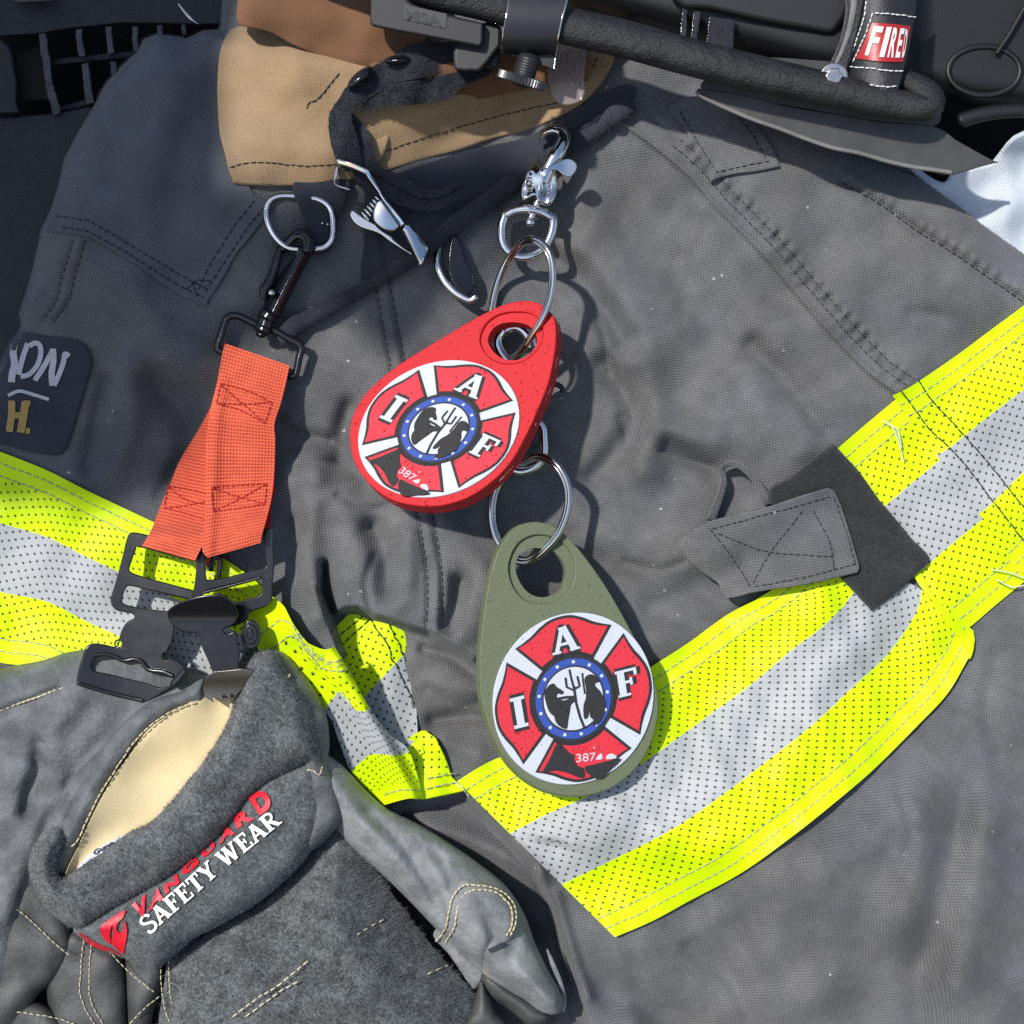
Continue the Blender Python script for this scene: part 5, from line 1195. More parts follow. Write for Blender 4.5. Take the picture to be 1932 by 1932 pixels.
stitches(mb, crom([(-20, 1348), (0, 1341), (40, 1326), (80, 1312), (105, 1302)], 4), lambda x, y: 0 * x + 108, 9, 2, 1.8); stitches(mb, [(112, 1300), (150, 1282), (190, 1296), (280, 1318), (330, 1330)], GBz(76), 11, 3, 1.1)
mb.make('stitching', M['thread_cream'], GB)

GA = thing('work_glove', 'grey suede work glove with open cuff, cream lining and red and white print', 'glove', (400, 1650, 0), 'pair of work gloves')
mb = MB()
Pm = [(318, 1812), (340, 1790), (380, 1768), (433, 1738), (500, 1700), (560, 1640), (600, 1590), (640, 1560), (690, 1612), (750, 1700), (805, 1772), (850, 1826), (890, 1870), (905, 1932), (905, 2070), (290, 2070), (298, 1940), (306, 1880), (312, 1840)]
T, F = puff(mb, crom(Pm, 6, True), 58, 112, 230, 7, creases([([(560, 1650), (640, 1740), (700, 1840)], 14, 60), ([(330, 1800), (420, 1790), (520, 1740)], -8, 16), ([(420, 1900), (540, 1850), (640, 1840)], -16, 34), ([(480, 1932), (560, 1880), (640, 1880)], 12, 30), ([(620, 1600), (640, 1680), (620, 1760)], -10, 24), ([(360, 1850), (420, 1830), (480, 1850)], 8, 24)]), 80, .85)
fuzz(mb, T, F, 30000, 10, 1.15, (.1, .3)); pm = mb.make('palm', M['suede'], GA)
def zpm(x, y):
    L = np.array(crom(Pm, 6, True)); d = np.where(inside(x, y, L), pdist(x, y, L, True), 0); t = np.clip(d / 230, 0, 1); return 58 + 112 * (1 - (1 - t) ** 2) ** .85
mb = MB()
for p in (KG([(1320, 1890), (1450, 1790), (1580, 1710), (1760, 1560)]), KG([(1390, 1890), (1500, 1810), (1600, 1740), (1690, 1690)])): stitches(mb, crom(p, 4), zpm, 10, 6, 1.6, 8)
for p in (KH([(0, 1490), (130, 1400), (260, 1330)]), KH([(490, 1650), (600, 1600)])): stitches(mb, p, zpm, 9, 9, 1.4, 8)
mb.make('stitching', M['thread_cream'], pm)
mb = MB()
Gs_ = [(596, 1420), (640, 1438), (690, 1490), (730, 1525), (790, 1555), (850, 1592), (905, 1630), (955, 1672), (988, 1722), (1008, 1775), (1032, 1826), (1056, 1868), (1064, 1893), (1052, 1913), (1022, 1912), (990, 1890), (950, 1868), (920, 1848), (900, 1828), (860, 1792), (820, 1750), (744, 1672), (660, 1600), (615, 1545), (590, 1490)]
T, F = puff(mb, crom(Gs_, 5, True), 44, 92, 70, 6, creases([([(700, 1530), (780, 1620), (845, 1740)], -24, 16), ([(640, 1480), (720, 1580), (800, 1690)], 15, 26), ([(760, 1560), (800, 1600), (860, 1625)], -10, 12), ([(820, 1600), (850, 1660), (862, 1700)], -9, 10), ([(980, 1760), (960, 1810), (975, 1860)], -7, 12), ([(900, 1790), (930, 1760), (945, 1720)], -16, 12), ([(930, 1790), (980, 1830), (1040, 1890)], 6, 22), ([(860, 1700), (890, 1740), (900, 1790)], 8, 20), ([(640, 1560), (700, 1600)], -8, 18)]), 70)
th = mb.make('thumb', M['leather_sm'], GA)
def zth(x, y):
    L = np.array(crom(Gs_, 5, True)); d = pdist(x, y, L, True); d = np.where(inside(x, y, L), d, 0); t = np.clip(d / 70, 0, 1); return 44 + 92 * (1 - (1 - t) ** 2) ** .5
cap = KH([(520, 1430), (580, 1350), (590, 1280), (610, 1210), (650, 1150), (690, 1110), (740, 1122), (810, 1128), (890, 1148), (960, 1190), (1000, 1260), (1004, 1340), (985, 1420), (950, 1460), (900, 1490), (850, 1500), (828, 1520), (800, 1600), (790, 1690), (740, 1740), (690, 1660), (610, 1540)])
mb = MB(); T, F = puff(mb, crom(cap, 4, True), lambda x, y: zth(x, y) - 1, 9, 10, 6, creases([([(920, 1740), (935, 1770), (925, 1800)], -18, 12), ([(880, 1700), (912, 1730), (908, 1780)], 10, 20)]), 8); cp = mb.make('thumb_cap', M['leather_sm'], th)
mb = MB()
for p in (KH([(535, 1465), (590, 1390), (610, 1290), (635, 1210), (690, 1150), (780, 1148), (870, 1165), (940, 1205), (982, 1270), (988, 1350), (960, 1430)]), KH([(590, 1470), (640, 1380), (655, 1290), (680, 1215), (730, 1180), (800, 1172), (880, 1190), (935, 1235), (965, 1290), (965, 1370), (935, 1430)])):
    stitches(mb, crom(p, 3), lambda x, y: zth(x, y) + 13, 8, 3.5, 1.7)
mb.make('stitching', M['thread_cream'], cp)
mb = MB(); slab(mb, crom(KH([(830, 1510), (870, 1490), (910, 1470), (930, 1480), (900, 1510), (850, 1530)]), 3, True), lambda x, y: zth(x, y) + 10, 5, 1.5); mb.make('worn_hole', M['velvet'], cp)
mb = MB(); T, F = puff(mb, crom(KH([(800, 1580), (820, 1530), (850, 1535), (870, 1600), (900, 1660), (870, 1690), (800, 1640)]), 3, True), 74, 12, 10, 4, None, 20); mb.make('torn_lining', M['tan'], GA)
mb = MB(); T, F = puff(mb, crom(KH([(795, 1640), (880, 1660), (960, 1720), (1060, 1790), (1130, 1850), (1180, 1890), (1140, 1932), (1060, 1940), (960, 1860), (860, 1790), (800, 1720)]), 4, True), 44, 40, 24, 5, None, 40); mb.make('thumb_underside', M['leather_shaded'], GA)
mb = MB(); T, F = puff(mb, crom(KH([(740, 1820), (790, 1690), (830, 1760), (880, 1860), (940, 1932), (960, 2000), (680, 2000), (660, 1940)]), 4, True), 58, 40, 30, 6, None, 50); mb.make('side_panel', M['leather_shaded'], GA)
pw = crom(KH([(1165, 1510), (1200, 1600), (1240, 1700), (1262, 1800), (1255, 1860)]), 4); mb = MB(); mb.tube(np.c_[pw, np.full(len(pw), 50.)], [2, 5, 5, 5, 3], 10); mb.make('thumb_welt', M['leather_sm'], GA)
# cuff: lining bowl, back welt, rolled front band
LN = KG([(1345, 70), (1250, 80), (1130, 78), (1060, 120), (940, 190), (830, 275), (740, 400), (650, 520), (580, 640), (500, 800), (440, 930), (370, 1080), (380, 1130), (470, 1080), (740, 900), (880, 830), (1090, 600), (1290, 330), (1370, 140)])
def zln(x, y): 
    A = np.array(KG([(1335, 105), (1250, 300), (1050, 570), (850, 790), (720, 850), (450, 1050)]), float)
    B = np.array(KG([(1130, 100), (940, 190), (740, 400), (580, 640), (440, 930), (370, 1080)]), float)
    a = pdist(x, y, A); b = pdist(x, y, B); t = b / (a + b + 1e-6); return 136 - 20 * np.sin(t * 2.2) + 3 * np.sin(x * .04) + 2 * np.sin(y * .06 + x * .02)
mb = MB(); slab(mb, crom(LN, 5, True), zln, 20, 1, step=8); mb.make('lining', M['lining'], GA)
mb = MB(); slab(mb, crom(KG([(450, 1060), (445, 1040), (520, 960), (620, 900), (735, 850), (760, 870), (600, 960)]), 4, True), lambda x, y: zln(x, y) + 5, 4, 1, step=8); lbl = mb.make('size_label', M['label'], GA)
def mlb(u, v):
    p = np.array(KG(np.c_[530 + 110 * u - 4 * v, 978 - 62 * u - 26 * v])); return p[:, 0], p[:, 1], zln(p[:, 0], p[:, 1]) + 8
mb = MB(); put_text(mb, 'Gunn', mlb, .02, 0, 1); mb.make('print', M['thread_dk'], lbl)
mb = MB()
BW = KG([(1150, -20), (1040, 40), (950, 70), (860, 100), (770, 160), (700, 225), (620, 310), (560, 385), (480, 460), (420, 525), (350, 620), (300, 705), (262, 790), (235, 860), (205, 930), (180, 1000), (165, 1060), (250, 1090), (355, 1090), (380, 1060), (440, 925), (490, 830), (560, 680), (620, 560), (700, 440), (770, 355), (840, 280), (900, 225), (960, 188), (1060, 130), (1150, 105)])
zbw = creases([([KG([(240, 860)])[0], KG([(330, 830)])[0], KG([(390, 870)])[0]], 5, 5), ([KG([(420, 560)])[0], KG([(500, 640)])[0]], -4, 8)])
T, F = puff(mb, crom(BW, 4, True), 116, 30, 26, 5, lambda x, y: zbw(x, y) * .7 + 1.5 * np.sin(x * .2 + y * .1) , 50); bw = mb.make('back_welt', M['leather'], GA)
mb = MB(); stitches(mb, crom(KG([(1100, 110), (980, 158), (870, 228), (780, 312), (700, 420), (630, 530), (560, 640), (500, 760), (440, 890), (400, 930)]), 4), lambda x, y: 0 * x + 142, 9, 4, 1.5); mb.make('stitching', M['thread_cream'], bw)
mb = MB()
SL = [(468, 1262), (490, 1236), (520, 1226), (546, 1240), (572, 1270), (598, 1308), (616, 1350), (622, 1400), (620, 1440), (640, 1480), (646, 1540), (610, 1590), (575, 1600), (560, 1500), (566, 1400), (540, 1310), (500, 1280)]
T, F = puff(mb, crom(SL, 4, True), 102, 44, 34, 5, creases([([(600, 1440), (630, 1450)], -6, 6), ([(560, 1300), (600, 1400), (600, 1480)], 6, 16)]), 60); cs = mb.make('cuff_side', M['leather'], GA)
mb = MB(); stitches(mb, KT([(320, 915), (290, 970), (250, 1020), (215, 1060)]), GBz(118), 7, 1, 2.0); stitches(mb, KT([(430, 1510), (470, 1520), (505, 1548)]), GBz(118), 9, 2, 1.2); stitches(mb, KT([(512, 1540), (525, 1500)]), GBz(118), 9, 2, 1.2); mb.make('stitching', M['thread_cream'], cs)
TBo = [(140, 1750), (182, 1718), (228, 1690), (280, 1660), (330, 1628), (374, 1594), (405, 1566), (436, 1528), (460, 1496), (490, 1470), (520, 1452), (560, 1436), (590, 1432), (606, 1450), (622, 1500), (612, 1560), (590, 1602), (560, 1640), (500, 1694), (433, 1736), (367, 1771), (330, 1802), (313, 1816), (287, 1828), (240, 1810), (190, 1788), (152, 1768)]
mb = MB(); TBL = crom(TBo, 4, True)
T, F = puff(mb, TBL, 94, 62, 52, 5, lambda x, y: wr(3, 80, .8)(x, y), 60); fuzz(mb, T, F, 9000, 4.4, 1.0); tbm = mb.make('cuff_lower', M['suede'], GA)
def ztb(x, y):
    d = pdist(x, y, TBL, True); d = np.where(inside(x, y, TBL), d, 0); t = np.clip(d / 52, 0, 1); return 94 + 62 * (1 - (1 - t) ** 2) ** .5 + wr(3, 80, .8)(x, y) * smooth01(d / 31) + 3.2
UBo = [(118, 1654), (150, 1636), (200, 1602), (240, 1572), (283, 1552), (320, 1516), (350, 1478), (390, 1428), (420, 1384), (436, 1346), (444, 1306), (448, 1275), (462, 1250), (480, 1234), (505, 1226), (530, 1236), (550, 1268), (578, 1306), (596, 1350), (606, 1400), (606, 1440), (580, 1440), (546, 1456), (520, 1468), (493, 1485), (466, 1508), (443, 1541), (410, 1580), (377, 1610), (333, 1645), (283, 1676), (233, 1705), (187, 1731), (152, 1752), (112, 1736), (78, 1704), (58, 1662), (54, 1622), (66, 1588), (90, 1562), (116, 1556), (128, 1580), (118, 1612), (112, 1640)]
UBL = crom(UBo, 4, True)
mb = MB(); T, F = puff(mb, UBL, 116, 62, 46, 5, creases([([(120, 1690), (200, 1680), (280, 1640)], -5, 14), ([(520, 1240), (560, 1320), (570, 1420)], 6, 24), ([(420, 1500), (480, 1420), (520, 1330)], -5, 22)]), 70); fuzz(mb, T, F, 20000, 6, 1.1)
mb.make('cuff_band', M['suede'], GA)
# printed words on the cuff
def base_line(u):      # along the cuff, lower edge of the white words
    q = crom(KG([(845, 1425), (960, 1325), (1100, 1205), (1240, 1080), (1400, 950), (1600, 790)]), 2); d = np.r_[0, np.cumsum(np.linalg.norm(np.diff(q, axis=0), axis=1))]
    return np.interp(u * d[-1], d, q[:, 0]), np.interp(u * d[-1], d, q[:, 1])
NX, NY = -.64, -.77
def m_white(u, v): x, y = base_line(u); x = x + NX * 33 * v; y = y + NY * 33 * v; return x, y, ztb(x, y) + 1.6
# slab-serif letters by strokes: (width, thick strokes, serif bars)
SER = {
 'S': (.62, [([(.58, .78), (.50, .93), (.31, 1.0), (.12, .92), (.07, .75), (.18, .60), (.34, .52), (.50, .43), (.57, .26), (.50, .09), (.31, .0), (.11, .06), (.04, .22)], .15)]),
 'A': (.80, [([(.10, 0), (.38, .98)], .13), ([(.40, 1.0), (.68, 0)], .21), ([(.2, .33), (.6, .33)], .11), ([(-.03, .045), (.25, .045)], .09), ([(.52, .045), (.84, .045)], .09), ([(.26, .95), (.44, .95)], .09)]),
 'F': (.64, [([(.18, 0), (.18, 1)], .21), ([(.02, .95), (.64, .95)], .1), ([(.18, .52), (.48, .52)], .1), ([(.02, .045), (.4, .045)], .09), ([(.61, 1.0), (.61, .72)], .09), ([(.46, .66), (.46, .38)], .08)]),
 'E': (.68, [([(.18, 0), (.18, 1)], .21), ([(.02, .95), (.64, .95)], .1), ([(.18, .52), (.46, .52)], .1), ([(.02, .05), (.66, .05)], .1), ([(.61, 1.0), (.61, .72)], .09), ([(.63, 0), (.63, .28)], .09), ([(.45, .66), (.45, .38)], .08)]),
 'T': (.70, [([(.35, 0), (.35, 1)], .21), ([(.02, .95), (.68, .95)], .1), ([(.17, .045), (.53, .045)], .09), ([(.06, 1), (.06, .70)], .09), ([(.64, 1), (.64, .70)], .09)]),
 'Y': (.78, [([(.12, .97), (.40, .42)], .2), ([(.66, .97), (.40, .42)], .12), ([(.39, 0), (.39, .48)], .21), ([(-.02, .955), (.28, .955)], .09), ([(.52, .955), (.80, .955)], .09), ([(.21, .045), (.57, .045)], .09)]),
 'W': (1.08, [([(.12, .97), (.32, .02)], .2), ([(.32, .02), (.54, .92)], .12), ([(.52, .95), (.74, .02)], .2), ([(.74, .02), (.97, .97)], .12), ([(-.02, .955), (.28, .955)], .09), ([(.40, .955), (.66, .955)], .09), ([(.84, .955), (1.1, .955)], .09)]),
 'R': (.78, [([(.18, 0), (.18, 1)], .21), ([(.18, .95), (.42, .95), (.57, .88), (.62, .74), (.56, .60), (.42, .52), (.18, .52)], .13), ([(.36, .52), (.66, .03)], .2), ([(.02, .045), (.36, .045)], .09), ([(.02, .955), (.2, .955)], .09), ([(.58, .045), (.84, .045)], .09)]),
 'I': (.44, [([(.22, 0), (.22, 1)], .21), ([(.02, .05), (.42, .05)], .11), ([(.02, .95), (.42, .95)], .11)]),
}
def serif_text(mb, words, mapf, total=None, extra=0.0, dz=0.0, depth=2.0):
    adv = sum((SER[c][0] + .07) if c != ' ' else .34 for c in words); x = 0
    for ch in words:
        if ch == ' ': x += .34; continue
        w, st = SER[ch]
        for k, (pts, t_) in enumerate(st):
            p = crom(pts, .05) if len(pts) > 4 else lin(pts, .08)
            o = stroke_poly(p, t_ + extra)
            if extra: o = o
            u, v = (o[:, 0] + x) / adv, o[:, 1]
            X_, Y_, Z_ = mapf(u, v)
            P2 = np.stack([X_, Y_], 1); V, F = tri2d(P2)
            zz = np.interp(np.arange(len(P2)), np.arange(len(P2)), Z_)
            # height back from the map for every vertex (nearest outline vertex)
            nz = zz[np.argmin(((V[:, None] - P2[None]) ** 2).sum(2), 1)] + .12 * k + dz
            mb.add(np.c_[V, nz], F, flat=True)
            mb.grid(np.stack([np.c_[P2, zz + .12 * k + dz], np.c_[P2, zz - depth + dz]], 0), None, False, True, flat=True)
        x += w + .07
mb = MB(); serif_text(mb, 'SAFETY WEAR', m_white); mb.make('lettering', M['print_white'], tbm)
def redrow(ch, c0, c1, top0, top1):
    """one letter between two foot points and two head points (photo crop units)."""
    def f(u, v):
        a = np.array(c0)[None] * (1 - u)[:, None] + np.array(c1)[None] * u[:, None]; b = np.array(top0)[None] * (1 - u)[:, None] + np.array(top1)[None] * u[:, None]
        p = np.array(KG(a * (1 - v)[:, None] + b * v[:, None])); return p[:, 0], p[:, 1], ztb(p[:, 0], p[:, 1]) + 1.6
    put_text(mb, ch, f, .055, 0, 2.0, 1)
mb = MB()
for ch, a, b, c, d in (('V', (786, 1352), (842, 1310), (742, 1258), (826, 1196)), ('A', (836, 1300), (926, 1222), (868, 1190), (916, 1140)), ('N', (936, 1200), (1016, 1130), (926, 1150), (1000, 1080)), ('G', (1040, 1100), (1128, 1022), (1020, 1050), (1110, 985)), ('U', (1150, 1000), (1222, 930), (1136, 950), (1205, 890)),
                       ('A', (1238, 918), (1330, 850), (1258, 840), (1300, 790)), ('R', (1342, 826), (1440, 770), (1318, 762), (1396, 700)), ('D', (1468, 752), (1552, 700), (1404, 650), (1490, 590))):
    redrow(ch, a, b, c, d)
mb.make('lettering', M['print_red'], tbm)
mb = MB()
for o in ([(575, 1375), (620, 1340), (705, 1288), (695, 1330), (665, 1362), (660, 1395), (675, 1415), (695, 1405), (706, 1350), (718, 1395), (716, 1440), (705, 1500), (698, 1535), (660, 1510), (630, 1470), (640, 1420), (635, 1370), (622, 1420), (625, 1480), (600, 1462), (575, 1430), (566, 1400)], [(446, 1415), (500, 1445), (560, 1478), (620, 1502), (690, 1545), (640, 1532), (560, 1508), (490, 1470)]):
    L_ = crom(KG(o), 3, True); slab(mb, L_, lambda x, y: ztb(x, y) + 1.2, 2.5, 0, step=6)
mb.make('flame_emblem', M['print_red'], tbm)
# ---------------------------------------------------------------- key tags
def key_tag(name, label, mat, outline, hole, hole_in, C, ex, ey, plane, nvec, t, layers=1, speck=True):
    z0, a, b = plane
    Lp = np.vstack([np.array(outline, float), np.array(C)[None] + (np.array(outline, float) - np.array(C)) * .6])
    need = (coat(Lp[:, 0], Lp[:, 1]) + np.where(Lp[:, 1] > 1150, 36, 14) + t) - (z0 + a * (Lp[:, 0] - C[0]) + b * (Lp[:, 1] - C[1])); z0 += max(0.0, float(need.max()))
    zt = lambda x, y: z0 + a * (x - C[0]) + b * (y - C[1])
    o = thing(name, label, 'key tag', (C[0], C[1], z0 - t), 'key tags hanging on the coat')
    nv = np.array(nvec, float) / np.linalg.norm(nvec)
    up = lambda k: (lambda x, y: zt(x, y) + k)
    OL = crom(outline, 3.5, True); H1 = crom(hole, 3, True); H2 = crom(hole_in, 3, True)
    mb = MB(); h = t / layers
    slab(mb, OL, zt, h - (1.2 if layers > 1 else 0), 2.2, [H1], step=12, nvec=nv)
    # recessed ledge round the hole
    slab(mb, H1 - 0, lambda x, y: zt(x, y) - 7, 3, 0, [H2], step=None, nvec=nv)
    mb.grid(np.stack([np.c_[H2, zt(H2[:, 0], H2[:, 1]) - 7], np.c_[H2, zt(H2[:, 0], H2[:, 1]) - 7] - nv * (t - 9)], 0), None, False, True)
    for k in range(1, layers):
        P = np.c_[OL, zt(OL[:, 0], OL[:, 1])] - nv * (h * k)
        for s0, s1, ins in ((0, 1.2, 1.4), (1.2, h - 1.2, 0)):
            R = np.c_[inset(OL, ins), P[:, 2]] ; R[:, :2] += P[:, :2] - OL
            mb.grid(np.stack([R - nv * s0, R - nv * s1], 0), None, False, True)
    bd = mb.make('tag_body', mat, o)
    E = lambda u, v: np.stack([C[0] + u * ex[0] + v * ey[0], C[1] + u * ex[1] + v * ey[1]], -1)
    pol = lambda r, d: (r * np.sin(np.radians(d)), r * np.cos(np.radians(d)))
    tt = np.linspace(0, 2 * math.pi, 120, endpoint=False)
    ringp = lambda r: E(r * np.sin(tt), r * np.cos(tt))
    mb = MB(); slab(mb, ringp(1.0), up(4.5), 5, 1.2, step=14, nvec=nv); dsk = mb.make('emblem_disc', M['white'], o)
    def arm(c, grow=0.0, gap=0.0):
        k = [(-39.5, .955), (-33, .925), (-25, .918), (-17, .945), (-8, .975), (0, .98), (8, .975), (17, .945), (25, .918), (33, .925), (39.5, .955)]
        out = [pol(r - grow, d * (1 - grow * 1.6)) for d, r in k]
        rin = .515 + grow
        inn = [pol(rin, d * (1 - grow * 3.0)) for d in np.linspace(38.5, -38.5, 14)]
        P = np.array(out[:1] + [tuple(p) for p in crom(np.array(out[1:-1]), .04)] + out[-1:] + inn)
        ca, sa = math.cos(math.radians(c)), math.sin(math.radians(c))
        return np.stack([P[:, 0] * ca + P[:, 1] * sa, -P[:, 0] * sa + P[:, 1] * ca], 1)
    for c in (0, 90, 180, 270):
        q = arm(c); mb = MB(); slab(mb, lin(E(q[:, 0], q[:, 1]), 3, True), up(6.2), 4, .5, nvec=nv); mb.make('cross_outline', M['blackp'], dsk)
        q = arm(c, .032); mb = MB(); slab(mb, lin(E(q[:, 0], q[:, 1]), 3, True), up(7.2), 4, .5, step=10, nvec=nv); mb.make('cross_arm', M['redp'], dsk)
    # letters I A F
    for ch, cx, cy, hh, ww in (('A', 0.02, .705, .30, .35), ('F', .69, .03, .31, .30), ('I', -.67, .0, .36, .23)):
        def mp(u, v, cx=cx, cy=cy, hh=hh, ww=ww):
            p = E(cx + (u - .5) * ww, cy + (v - .5) * hh); return p[:, 0], p[:, 1], zt(p[:, 0], p[:, 1]) + 9
        mb = MB(); serif_text(mb, ch, mp, extra=.22, dz=-1.0, depth=3)
        # caps on the outline
        mb.make('letter_outline', M['blackp'], dsk)
        mb = MB(); serif_text(mb, ch, mp, dz=.8, depth=2.5); mb.make('letter', M['white'], dsk)
    for r, m_, k in ((.515, 'blackp', 7.6), (.47, 'blue', 8.4), (.388, 'blackp', 8.9), (.368, 'white', 8.0 + 1.6)):
        mb = MB(); slab(mb, ringp(r), up(k), 4, .6, step=12 if m_ in ('blue', 'white') else None, nvec=nv); mb.make({'blackp': 'ring_outline', 'blue': 'blue_ring', 'white': 'centre_disc'}[m_], M[m_], dsk)
    mb = MB()
    for i in range(13):
        d = 10 + i * 360 / 13; u, v = pol(.428, d); t2 = np.linspace(0, 2 * math.pi, 14, endpoint=False)
        slab(mb, E(u + .021 * np.cos(t2), v + .021 * np.sin(t2)), up(10.2), 2.5, .7, nvec=nv)
    mb.make('dots', M['white'], dsk)
    det = 448 * -474 - (-77) * (-113)
    def g2e(p):
        p = np.asarray(p, float); dx, dy = p[:, 0] - 735, p[:, 1] - 1057
        return np.stack([(dx * -474 + 77 * dy) / det, (448 * dy + 113 * dx) / det], 1)
    def shape(mb, p, k, closed=True, crm=9):
        q = g2e(crom(p, crm, True)); slab(mb, E(q[:, 0], q[:, 1]), up(k), 3, .5, nvec=nv)
    def strokes(mb, p, w, k):
        q = g2e(stroke_poly(lin(p, 12), w)); slab(mb, E(q[:, 0], q[:, 1]), up(k), 3, .3, nvec=nv)
    mb = MB()
    shape(mb, [(572, 1040), (582, 1000), (602, 978), (625, 972), (640, 990), (668, 1008), (682, 1022), (668, 1034), (650, 1028), (640, 1046), (668, 1066), (700, 1062), (735, 1048), (742, 1072), (722, 1092), (716, 1124), (706, 1180), (696, 1228), (655, 1212), (632, 1182), (628, 1160), (606, 1140), (588, 1106)], 11)
    shape(mb, [(806, 1000), (798, 950), (812, 926), (842, 920), (868, 938), (880, 962), (858, 972), (862, 990), (884, 1012), (906, 1052), (918, 1092), (902, 1156), (876, 1196), (848, 1212), (850, 1180), (830, 1160), (826, 1130), (816, 1165), (796, 1170), (792, 1100), (806, 1050)], 11)
    for p, w in (([(737, 985), (750, 1080), (772, 1160), (797, 1222)], 13), ([(690, 938), (697, 992), (732, 1008), (770, 986), (757, 930)], 11), ([(712, 892), (722, 940), (737, 995)], 11), ([(785, 912), (790, 960), (800, 1030)], 9), ([(640, 1060), (690, 1050), (735, 1048)], 15)):
        strokes(mb, p, w, 11.2 + .1 * w / 10)
    mb.make('silhouettes', M['blackp'], dsk)
    mb = MB()
    shape(mb, [(640, 1312), (660, 1310), (690, 1340), (712, 1362), (742, 1380), (740, 1402), (762, 1440), (792, 1452), (800, 1500), (770, 1505), (700, 1478), (640, 1466), (566, 1470), (590, 1420), (618, 1360)], 8.4)
    shape(mb, [(800, 1442), (850, 1430), (910, 1414), (1000, 1396), (985, 1425), (950, 1455), (905, 1500), (872, 1512), (830, 1492), (806, 1470)], 8.4)
    mb.make('blot', M['blackp'], dsk)
    def mt(x0, y0, x1, y1, hx, hy):
        def f(u, v):
            q = g2e(np.c_[x0 + (x1 - x0) * u + hx * v, y0 + (y1 - y0) * u + hy * v]); p = E(q[:, 0], q[:, 1]); return p[:, 0], p[:, 1], zt(p[:, 0], p[:, 1]) + 9
        return f
    mb = MB(); put_text(mb, 'LOCAL', mt(732, 1362, 896, 1352, -4, -36), -.005, 0, 2); mb.make('embossed_word', M['redp'], dsk)
    mb = MB(); put_text(mb, '387', mt(752, 1418, 862, 1408, -2, -46), .0, 0, 2)
    shape(mb, [(862, 1402), (898, 1398), (892, 1366)], 8.8, crm=14); shape(mb, [(922, 1400), (926, 1378), (948, 1368), (970, 1376), (978, 1394)], 8.8); shape(mb, [(846, 1340), (862, 1338), (854, 1322)], 8.9, crm=14)
    mb.make('digits', M['white'], dsk)
    return o, zt
K2 = lambda p: K(p, 1000, 850, 700)
red_ol = K2([(1470, 85), (1560, 92), (1640, 130), (1700, 190), (1730, 260), (1735, 400), (1715, 560), (1670, 760), (1590, 960), (1490, 1180), (1360, 1400), (1200, 1560), (1010, 1680), (800, 1740), (600, 1740), (400, 1690), (230, 1570), (110, 1400), (68, 1220), (80, 1060), (150, 900), (270, 760), (440, 620), (640, 490), (840, 370), (1040, 250), (1220, 155), (1350, 105)])
red_h1 = K2([(1420, 172), (1500, 178), (1580, 215), (1625, 290), (1625, 390), (1580, 480), (1500, 555), (1400, 592), (1290, 588), (1195, 540), (1135, 460), (1120, 380), (1160, 280), (1240, 210), (1330, 178)])
red_h2 = K2([(1430, 262), (1510, 285), (1565, 340), (1582, 420), (1545, 495), (1470, 548), (1380, 568), (1290, 545), (1215, 480), (1185, 410), (1205, 340), (1260, 285), (1340, 262)])
key_tag('key_tag', 'red teardrop key tag with round firefighters emblem, tilted under the upper split ring', M['red'], red_ol, red_h1, red_h2, (827.6, 808.7), (123.6, 54.8), (88.7, -117.4), (152, .24, .31), (-.36, -.46, 1), 34, 2)
K1 = lambda p: K(p, 1300, 1500, 800, 1546.0)
gr_ol = K1([(490, 58), (570, 62), (650, 95), (720, 160), (790, 240), (860, 335), (930, 440), (1000, 560), (1070, 690), (1140, 840), (1195, 960), (1215, 1080), (1205, 1200), (1160, 1340), (1080, 1460), (970, 1550), (840, 1600), (700, 1608), (560, 1575), (430, 1490), (330, 1370), (260, 1220), (215, 1060), (203, 900), (210, 740), (230, 560), (255, 400), (300, 240), (350, 150), (410, 85)])
gr_h1 = K1([(560, 130), (640, 150), (705, 205), (740, 290), (735, 390), (690, 465), (610, 515), (540, 520), (455, 495), (395, 425), (368, 330), (385, 240), (430, 170), (495, 135)])
gr_h2 = K1([(545, 205), (610, 215), (660, 260), (688, 330), (675, 405), (640, 455), (570, 482), (500, 470), (445, 420), (408, 340), (412, 270), (450, 225), (495, 205)])
key_tag('key_tag', 'olive green teardrop key tag with round firefighters emblem, hanging lowest over the lime trim', M['green'], gr_ol, gr_h1, gr_h2, (1082, 1318), (149.5, -37.7), (-25.8, -158.0), (84, -.14, .05), (.30, -.06, 1), 24, 1)

# ---------------------------------------------------------------- split rings
def split_ring(label, pts, zfun, r, gap=2.5):
    mb = MB(); p = crom(pts, 3, True); n = len(p); t = np.linspace(0, 2 * math.pi, n, endpoint=False); c = p.mean(0)
    z = zfun(p, t)
    for s in (-1, 1):
        q = c + (p - c) * (1 + s * .03); mb.tube(np.c_[q, z + s * gap], r, 14, True, flat=1.0)
    o = mb.make('split_ring', M['nickel']); tag(o, label, 'key ring', 'split rings on the key tags'); return o
def ringz(lo, hi): return lambda p, t: lo + (hi - lo) * .5 * (1 + np.sin((p[:, 0] - p[:, 0].mean()) / (np.ptp(p[:, 0]) / 2) * 1.4))
u1 = KR([(560, 990), (630, 975), (700, 1010), (750, 1090), (770, 1200), (762, 1330), (730, 1450), (680, 1560), (630, 1640), (560, 1745), (470, 1820), (390, 1830), (345, 1740), (335, 1590), (345, 1440), (375, 1300), (420, 1180), (480, 1080)])
split_ring('upper split ring joining the chrome swivel snap to the red key tag', u1, ringz(44, 152), 5.4)
